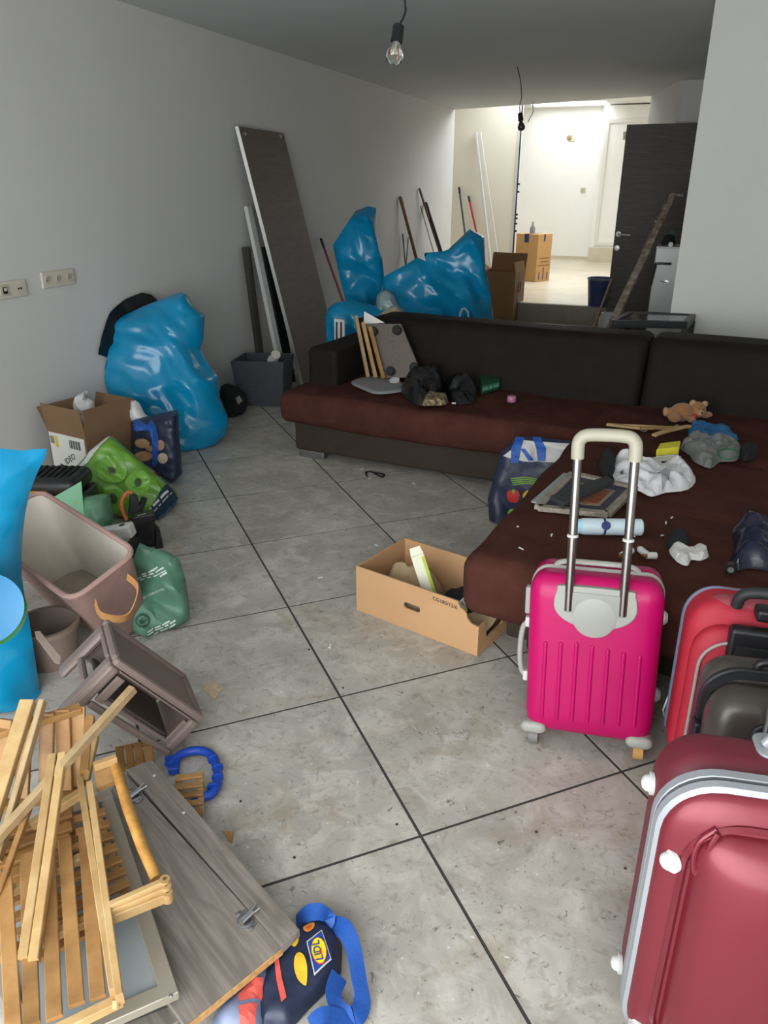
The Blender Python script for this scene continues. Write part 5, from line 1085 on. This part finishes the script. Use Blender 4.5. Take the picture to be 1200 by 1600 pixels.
st_.add(vs, [(4*i+k, 4*i+(k+1)%4, 4*i+4+(k+1)%4, 4*i+4+k) for i in range(len(pt)-1) for k in range(4)]+[(3,2,1,0), tuple(len(vs)-4+k for k in range(4))]); st_.build('strap_handle', TANL, T, True)
cr_ = I1; dpt = [mix(I0, I1, .985)[k] for k in range(len(I1))]
# ------------------------------------------------------------------ taupe plastic step stool tipped over
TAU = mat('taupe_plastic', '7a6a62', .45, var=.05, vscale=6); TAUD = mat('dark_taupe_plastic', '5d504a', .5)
T0 = Vector((-1.235,1.310,.343)); va = Vector((.150,.139,-.248)); vb = Vector((-.181,.174,-.012)); vc = Vector((-.067,-.075,-.083))
T = thing('plastic_stool', 'taupe plastic storage stool tipped over with an open front', 'stool', Vector((-1.2,1.5,0)))
def sp(a_, b_, c_): return T0+va*a_+vb*b_+vc*c_
def cell(name, a0, a1, b0, b1, c0, c1, m=TAU, par=None, bev=.011):
    P_ = [sp(a_, b_, c_) for c_ in (c0, c1) for a_, b_ in ((a0,b0),(a1,b0),(a1,b1),(a0,b1))]
    return MB().add(P_, [(0,1,2,3),(7,6,5,4),(4,5,1,0),(5,6,2,1),(6,7,3,2),(7,4,0,3)]).build(name, m, par or T, bevel=bev)
# top panel (a-b face, recessed) and its rims
tp = cell('top_panel', .05, .95, .06, .94, .08, .16, TAU)
for q in ((0,1,0,.09),(0,1,.91,1),(0,.07,.09,.91),(.93,1,.09,.91)): cell('top_rim', q[0], q[1], q[2], q[3], 0, .18)
# front (a-c face at b=0): frame round the opening
cell('front_bar', 0, .1, 0, .07, .18, 1.25); cell('front_bar', .9, 1, 0, .07, .18, 1.0); cell('front_bar', .1, 1, 0, .07, .98, 1.15)
cell('front_bar', .1, .9, 0, .07, .18, .22)
# left side (b-c face at a=0) with an opening, and the legs that run on
cell('side_bar', 0, .07, .07, .25, .18, 1.7); cell('side_bar', 0, .07, .78, 1, .18, 1.5); cell('side_bar', 0, .07, .25, .78, .18, .3); cell('side_bar', 0, .07, .25, .78, .85, 1.0)
cell('bottom_side', .93, 1, .07, .93, .18, 1.0); cell('rear_side', .07, .93, .93, 1, .18, 1.0)
# inner drawer shell
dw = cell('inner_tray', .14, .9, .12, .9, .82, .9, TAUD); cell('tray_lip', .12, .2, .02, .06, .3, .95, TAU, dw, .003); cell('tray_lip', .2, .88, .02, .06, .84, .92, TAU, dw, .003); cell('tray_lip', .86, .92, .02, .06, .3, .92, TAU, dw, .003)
# second taupe tub and its lid behind
c_ = PZ(72, 1045, .0)+Vector((-.02,.05,0)); T = thing('taupe_tub', 'round taupe plastic tub behind the tipped stool', 'tub', c_)
MB().lathe([(.001,.0),(.08,0),(.1,.13),(.108,.13),(.108,.145),(.094,.145),(.072,.012),(.001,.012)], c_+UP*.001, n=28).build('tub', mat('beige_taupe', '8a786c', .5), T, True)
A = PZ(75, 1010, .18); N = facecam(A, .9); o = MB().prism([PP(x, y, A, N) for x, y in ((54,986),(62,985),(96,1026),(94,1038),(86,1036),(56,996))], -N*.006).build('taupe_lid_piece', mat('beige_taupe', '8a786c', .5), None, bevel=.002); tag(o, 'narrow taupe plastic lid piece above the round tub', 'lid')
# ------------------------------------------------------------------ near blue bag with plates
A = Vector((-1.72, 1.48, 0)); N = facecam(A, .1)
s_, o = bag([(-90,690),(-20,698),(35,704),(74,702),(60,735),(45,775),(36,830),(34,900),(44,960),(52,1010),(62,1075),(68,1117),(20,1120),(-60,1115),(-120,1000)], A, .12, .07, .14, .12, .05, 4, 71, 'blue_rubbish_bag', BLUEP, 'tall open blue rubbish bag beside the felt basket', .017, 2)
PLB = mat('sky_blue_plate', '3d82b0', .5); PLG = mat('green_plate', '1b7a2e', .45)
for k, (x, y, m_, nm, lab, rr, off) in enumerate(((-20,955,PLG,'green_plate','round green plastic plate leaning against the tall open blue bag',.1,.13),(-26,950,PLB,'blue_plate','sky blue plastic plate leaning in front of the green plate',.1,.17))):
    c_ = PP(x, y, A+N*off, N); ax_ = (N+RT*.25+UP*.15).normalized()
    o = MB().lathe([(.001,.0),(.06,.0),(.065,.004),(rr,.018),(rr,.021),(.062,.007),(.001,.004)], c_, ax_, 40).build(nm, m_, None, True); tag(o, lab, 'plate')
# ------------------------------------------------------------------ wood pile at the lower left
# grey oak door with concealed hinges
def zq(pix, z): return [PZ(x, y, zz) for (x, y), zz in zip(pix, z if hasattr(z, '__len__') else [z]*len(pix))]
q = zq(((193,1207),(440,1481),(290,1603),(100,1340)), (.085,.075,.075,.085))
T = thing('oak_door_panel', 'wide grey oak cabinet door with a chrome hinge cup lying on the wood pile', 'door', sum(q, Vector())/4-UP*.02)
MB().hexa([p-UP*.018 for p in q][::-1], (0,0,.018)).build('door_board', GREYW, T)
MB().bar(q[1]-UP*.0095+(q[1]-q[0]).normalized()*.001, q[2]-UP*.0095+(q[1]-q[0]).normalized()*.001, .003, .017).build('raw_edge', CHIP, T)
def hinge(x, y, z, par, ang):
    c_ = PZ(x, y, z); d = (q[1]-q[0]).normalized(); s_ = Vector((-d.y, d.x, 0))
    h_ = MB().lathe([(.001,0),(.018,0),(.018,.003),(.014,.004),(.012,.001),(.001,.001)], c_, n=18).build('hinge_cup', CHROME, par, True)
    MB().hexa([c_-d*.028-s_*.006, c_+d*.028-s_*.006, c_+d*.022+s_*.014, c_-d*.022+s_*.014], (0,0,.0025)).build('wing_plate', CHROME, h_); MB().bar(c_-s_*.008+UP*.006, c_+s_*.02+UP*.013, .012, .007).build('hinge_arm', CHROME, h_); MB().bar(c_+s_*.018+d*.004+UP*.012, c_+s_*.034+d*.006+UP*.016, .004, .006).build('arm_fork', CHROME, h_); MB().bar(c_+s_*.018-d*.004+UP*.012, c_+s_*.034-d*.008+UP*.016, .004, .006).build('arm_fork', CHROME, h_); MB().lathe([(.006,0),(.006,.003),(.001,.004)], c_+d*.022+UP*.0, n=10).build('screw', CHROME, h_); MB().lathe([(.006,0),(.006,.003),(.001,.004)], c_-d*.022+UP*.0, n=10).build('screw', CHROME, h_)
hinge(383,1440,.0755,T,0); hinge(209,1245,.085,T,0)
q2 = zq(((236,1187),(468,1453),(441,1480),(197,1203)), (.085,.078,.078,.085))
T2 = thing('cabinet_fascia', 'narrow grey oak board lying along the edge of the wide oak door', 'board', sum(q2, Vector())/4-UP*.02)
MB().hexa([p-UP*.018 for p in q2][::-1], (0,0,.018)).build('fascia_board', GREYW, T2)
for x, y in ((241,1212),(287,1270)): MB().lathe([(.004,0),(.004,.001),(.0005,.0015)], PZ(x, y, .085), n=8).build('screw', WHITE, T2)
# framed glass door below the bamboo
zf = .06
q = zq(((168,1240),(272,1557),(40,1660),(-60,1330)), (.12,.105,.105,.12)); cen = sum(q, Vector())/4
T = thing('framed_glass_door', 'cabinet door with beige metal frame and grey glass under the bamboo shelves', 'door', cen-UP*.02)
MB().hexa([cen+(p-cen)*.9-UP*.006 for p in q][::-1], (0,0,.005)).build('glass', mat('grey_glass_panel', '9aa3a6', .12), T)
FRB = mat('beige_metal_frame', 'a79f90', .4, .4)
for i in range(4):
    a, b = cen+(q[i]-cen)*.955, cen+(q[(i+1)%4]-cen)*.955; d = (b-a).normalized()*.014; MB().bar(a-d, b+d, .03, .02).build('frame_bar', FRB, T)
MB().lathe([(.004,0),(.003,.002),(.0005,.003)], PZ(267,1556,.117), n=8).build('screw', CHROME, T)
q3 = zq(((276,1568),(278,1595),(60,1700),(40,1662)), .03); o = MB().hexa([p-UP*.016 for p in q3][::-1], (0,0,.016)).build('grey_oak_offcut', GREYW); tag(o, 'grey oak board end lying under the framed glass door', 'board')
# bamboo shelves
def slat_shelf(label, slats, rails, sw, st, rw, rh, m, mr, name='bamboo_shelf'):
    pts = [p for s in slats for p in s]; T = thing(name, label, 'shelf', min(pts, key=lambda p: p.z)-UP*.01)
    for a, b in slats: MB().bar(a, b, sw, st).build('slat', m, T)
    for a, b in rails: MB().bar(a, b, rw, rh).build('rail', mr, T)
    return T
def zi(p, z): return PZ(p[0], p[1], z)
# lower left shelf: long slats running towards the camera
zA = .195
tops = ((8,1375),(42,1335),(76,1340),(101,1313),(133,1305)); bots = ((22,1625),(50,1602),(85,1592),(120,1570),(153,1560))
sl = [(zi(a, zA+.01), zi(b, zA)) for a, b in zip(tops, bots)]
rl = [(zi((-20,1502), zA-.014), zi((160,1430), zA-.014)), (zi((30,1640), zA-.012), zi((190,1562), zA-.012)), (zi((-20,1410), zA-.01), zi((140,1335), zA-.01))]
T = slat_shelf('bamboo shelf with long wide slats lying uppermost on the wood pile', sl, rl, .026, .01, .018, .018, BAMB, BAMBL)
MB().bar(zi((126,1222), .23), zi((178,1552), zA+.004), .014, .03).build('side_rail', BAMBL, T); MB().bar(zi((141,1228), .23), zi((187,1562), zA+.004), .014, .03).build('side_rail', BAMBL, T)
MB().tube([zi((181,1562), zA), zi((181,1576), zA-.01)], .006, 8).build('dowel', BAMBL, T)
# second shelf: short cross slats
zB = .148
sl = []
for k in range(9):
    f = k/8; a = (-10+6*k, 1345+24*k-30); b = (165+6.2*k, 1268+18.5*k); sl.append((zi(a, zB), zi(b, zB)))
rl = [(zi((146,1250), zB-.012), zi((196,1405), zB-.012)), (zi((60,1285), zB-.012), zi((100,1450), zB-.012))]
slat_shelf('bamboo shelf with close cross slats lying under the uppermost shelf', sl, rl, .021, .01, .014, .014, BAMB, BAMBL)
# dark old slats seen left
zC = .158
sl = [(zi((-10,1310+k*22), zC), zi((112,1270+k*21), zC)) for k in range(4)]
rl = [(zi((108,1262), zC-.012), zi((118,1335), zC-.012)), (zi((10,1300), zC-.012), zi((12,1390), zC-.012))]
slat_shelf('short brown slatted rack beneath the crossed sticks', sl, rl, .026, .01, .016, .014, mat('aged_bamboo', '9f733d', .55, c2='7d5830', vscale=10), BAMB)
# upright shelf at the back of the pile
A = PZ(60, 1290, .1)+FH*.06; N = facecam(A, .35)
def ap(x, y): return PP(x, y, A, N)
sl = [(ap(x0, 1124-i*5), ap(x1, 1252-i*6)) for i, (x0, x1) in enumerate(((10,-4),(41,34),(74,72),(98,102),(122,124)))]
rl = [(ap(-10,1147), ap(126,1107)), (ap(-10,1262), ap(130,1236))]
slat_shelf('upright bamboo shelf standing at the back of the wood pile', sl, rl, .034, .011, .03, .016, BAMB, BAMB)
# small shelves under the panels
sl = [(zi((274,1217+k*14), .04), zi((317,1211+k*14), .04)) for k in range(5)]
slat_shelf('small bamboo rack sticking out from under the narrow oak board', sl, [(zi((314,1208), .028), zi((314,1270), .028)), (zi((279,1212), .028), zi((279,1276), .028))], .018, .008, .014, .012, BAMB, BAMBL)
sl = [(zi((186+k*15,1168-k*3), .05), zi((190+k*15,1205-k*3), .05)) for k in range(4)]
slat_shelf('small bamboo rack lying under the tipped taupe stool', sl, [(zi((180,1172), .038), zi((236,1160), .038)), (zi((184,1200), .038), zi((240,1188), .038))], .02, .008, .014, .012, MATS['aged_bamboo'], BAMBL)
# folding rack with bamboo cane
zD = .2
T = thing('folding_rack', 'folding bamboo rack with a round cane and triple folded end boards', 'rack', zi((200,1300), zD-.04))
MB().tube([zi((178,1189), .25), zi((200,1262), .24), zi((222,1322), .23), zi((244,1373), .21)], [.011,.012,.0115,.011], 12).build('cane', mat('bamboo_cane', 'c9984f', .4, c2='9a6a2f', vscale=25), T, True)
for k in range(3):
    a, b = zi((172,1418+k*9), zD+.008*(2-k)), zi((258+k*2,1380+k*10), zD+.008*(2-k))
    MB().bar(a, b, .013, .022).build('end_board', BAMBL, T); MB().lathe([(.006,0),(.0105,0),(.0105,.0225),(.006,.0225)], b-UP*.0112, n=12).build('board_end', BAMBL, T, True)
    MB().lathe([(.0035,0),(.0035,.001),(.0003,.001)], b+UP*.0115, n=8).build('peg_hole', mat('peg_dark', '5b3d1e', .7), T)
MB().hexa(zq(((146,1200),(180,1188),(190,1222),(152,1238)), (.25,.25,.22,.22)), (0,0,.012)).build('top_board', BAMB, T)
MB().bar(zi((147,1198), .262), zi((182,1186), .262), .016, .018).build('top_rail', BAMBL, T)
MB().bar(zi((48,1290), .19), zi((126,1240), .21), .018, .02).build('cross_rail', BAMBL, T)
# loose sticks
stick('twin_bamboo_bar', zi((83,1182), .3), zi((37,1500), .2), .017, .022, BAMBL, 'pale bamboo bar, one of a close pair lying over the wide slats', 'stick', 'pair of bamboo bars')
stick('twin_bamboo_bar', zi((98,1180), .3), zi((53,1503), .2), .017, .022, BAMBL, 'pale bamboo bar, one of a close pair lying over the wide slats', 'stick', 'pair of bamboo bars')
stick('long_stick', zi((208,1076), .37), zi((-30,1338), .22), .018, .02, OLDW, 'long weathered stick lying diagonally across the pile onto the stool')
stick('split_plank', zi((44,1096), .36), zi((-32,1340), .2), .032, .022, BAMBL, 'thick pale split plank leaning over the upright bamboo shelf', 'plank')
stick('split_lath', zi((67,1096), .355), zi((-4,1345), .19), .013, .024, OLDW, 'weathered lath alongside the thick split plank')
stick('thin_stick', zi((47,1258), .24), zi((-12,1425), .2), .012, .014, BAMB, 'thin brown stick beside the close pair of bamboo bars')
stick('short_stick', zi((141,1122), .27), zi((132,1208), .24), .02, .02, BAMB, 'short brown stick standing up beside the upright bamboo shelf')
stick('short_stick', zi((150,1150), .26), zi((134,1222), .23), .014, .018, BAMBL, 'short pale stick beside the folding rack top board')
# blue plastic handle
pts = [PZ(x, y, .02) for x, y in ((262,1196),(285,1178),(310,1173),(330,1180),(340,1205),(338,1230),(325,1243),(300,1246))]
T = thing('blue_bag_handle', 'loose blue plastic carrying handle on the tiles by the taupe stool', 'handle', PZ(300,1215,0))
BLH = mat('royal_blue_plastic', '1343a8', .4); MB().tube(catmull(pts, 5), .0125, 10).build('grip', BLH, T, True)
MB().hexa(zq(((258,1192),(283,1186),(280,1212),(264,1212)), .004), (0,0,.024)).build('mount', BLH, T, bevel=.004)
for k in range(4):
    p = PZ((333,340,340,333)[k], (1186,1200,1215,1230)[k], .022); MB().lathe([(.014,-.005),(.0155,-.003),(.0155,.003),(.014,.005)], p, (pts[4]-pts[3]) if k < 2 else (pts[5]-pts[4]), 12).build('grip_ring', BLH, T, True)
# supermarket bag lying on the tiles under the oak door
A = Vector((0,0,.004))
def flatbag(pix, front, name, m, par, R, amp, scale, seed, res=.012, z=.004, smooth=2, kind='crease'):
    s_ = Sheet(pix, (0,0,z), UP, front, 0., R, amp, scale, seed, z-.002, smooth, kind=kind); return s_, s_.mesh(name, m, par, res)
T = thing('supermarket_bag', 'crumpled navy supermarket bag with lemons and blue straps under the oak door', 'bag', PZ(470,1530,0))
s_, o = flatbag([(425,1490),(440,1468),(468,1455),(508,1436),(535,1480),(533,1520),(515,1545),(480,1580),(450,1615),(410,1612),(395,1560),(415,1520)], .045, 'bag_body', NAVY, T, .035, .008, 10, 81, .008, smooth=1, kind='noise')
LEM = mat('lemon_yellow', 'e0b52e', .4, var=.1, vscale=20); ORA = mat('orange_slice', 'd98a3c', .5)
s_.patch('lemon_print', [(450,1472),(458,1463),(466,1465),(467,1477),(461,1487),(453,1482)], LEM, T, .003, 3)
s_.patch('lemon_print', [(461,1502),(467,1495),(475,1499),(480,1515),(480,1532),(477,1542),(466,1535),(460,1518)], LEM, T, .003, 3)
s_.patch('orange_print', [(474,1457),(482,1449),(491,1447),(491,1455),(484,1462),(477,1462)], ORA, T, .003, 3); s_.patch('orange_flesh', [(478,1457),(484,1452),(488,1451),(488,1455),(483,1460)], mat('orange_flesh', 'c85f24', .5), T, .004, 1)
s_.patch('logo_border', [(479,1478),(503,1458),(518,1500),(491,1527)], WHITE, T, .003, 1, .006); s_.patch('logo_field', [(481,1479),(502.5,1460.5),(516,1500),(492,1523.5)], mat('logo_blue', '1d3f8f', .5), T, .0042, 1, .006)
ell = [(498.5+11*math.cos(k*.449)+3.5*math.sin(k*.449), 1491.5+19*math.sin(k*.449)-4*math.cos(k*.449)) for k in range(14)]; s_.patch('logo_ring', [(498.5+(x-498.5)*1.07, 1491.5+(y-1491.5)*1.07) for x, y in ell], mat('logo_red', 'c8302a', .5), T, .0054, 1, .006); s_.patch('logo_disc', ell, mat('logo_yellow', 'efd21f', .5), T, .0066, 1, .006)
s_.text('logo_letters', 'LIDL', (506,1506), (498,1476), MATS['logo_blue'], T, .008)
s_.patch('logo_i_accent', [(499.5,1492),(502.5,1490),(503,1497),(500,1498)], MATS['logo_red'], T, .0085, 1)
s2, o = flatbag([(330,1600),(360,1560),(400,1530),(425,1500),(432,1540),(420,1580),(405,1620),(340,1640)], .04, 'print_side', mat('silver_blue_film', '76809a', .4, var=.2, vscale=12), T, .04, .016, 12, 82)
SAL = mat('salmon_print', 'd0574d', .5); s2.patch('red_print', [(372,1562),(392,1540),(412,1534),(410,1562),(375,1572)], SAL, T, .003, 1); s2.patch('red_print', [(374,1580),(402,1570),(398,1600),(375,1605)], SAL, T, .003, 1)
s_.patch('coral_print', [(428,1492),(434,1490),(440,1530),(448,1562),(440,1570),(432,1535)], SAL, T, .003, 1)
def ribbon(name, pix, z, w, par, m=STRAP, tilt=.0):
    P = catmull([PZ(x, y, zz) for (x, y), zz in zip(pix, z)], 5); vs = []
    for i, p in enumerate(P):
        d = (P[min(i+1,len(P)-1)]-P[max(i-1,0)]); d.z = 0; d.normalize(); s0 = Vector((-d.y, d.x, 0))*w/2+UP*tilt*math.sin(i*.17+1); n0 = s0.cross(d).normalized()*.001; vs += [p-s0-n0, p+s0-n0, p+s0+n0, p-s0+n0]
    return MB().add(vs, [(4*i+k, 4*i+(k+1)%4, 4*i+4+(k+1)%4, 4*i+4+k) for i in range(len(P)-1) for k in range(4)]+[(3,2,1,0), tuple(4*len(P)-4+k for k in range(4))]).build(name, m, par, True)
ribbon('strap', [(463,1446),(480,1428),(500,1425),(512,1433),(505,1450)], (.02,.05,.06,.05,.03), .034, T, tilt=.008)
ribbon('strap', [(518,1443),(538,1452),(552,1482),(561,1530),(566,1566),(553,1590),(531,1578),(521,1552),(530,1524)], (.03,.05,.05,.04,.02,.02,.025,.03,.03), .03, T, tilt=.012)
ribbon('strap', [(486,1604),(503,1588),(528,1590),(550,1606)], (.02,.035,.03,.015), .036, T)
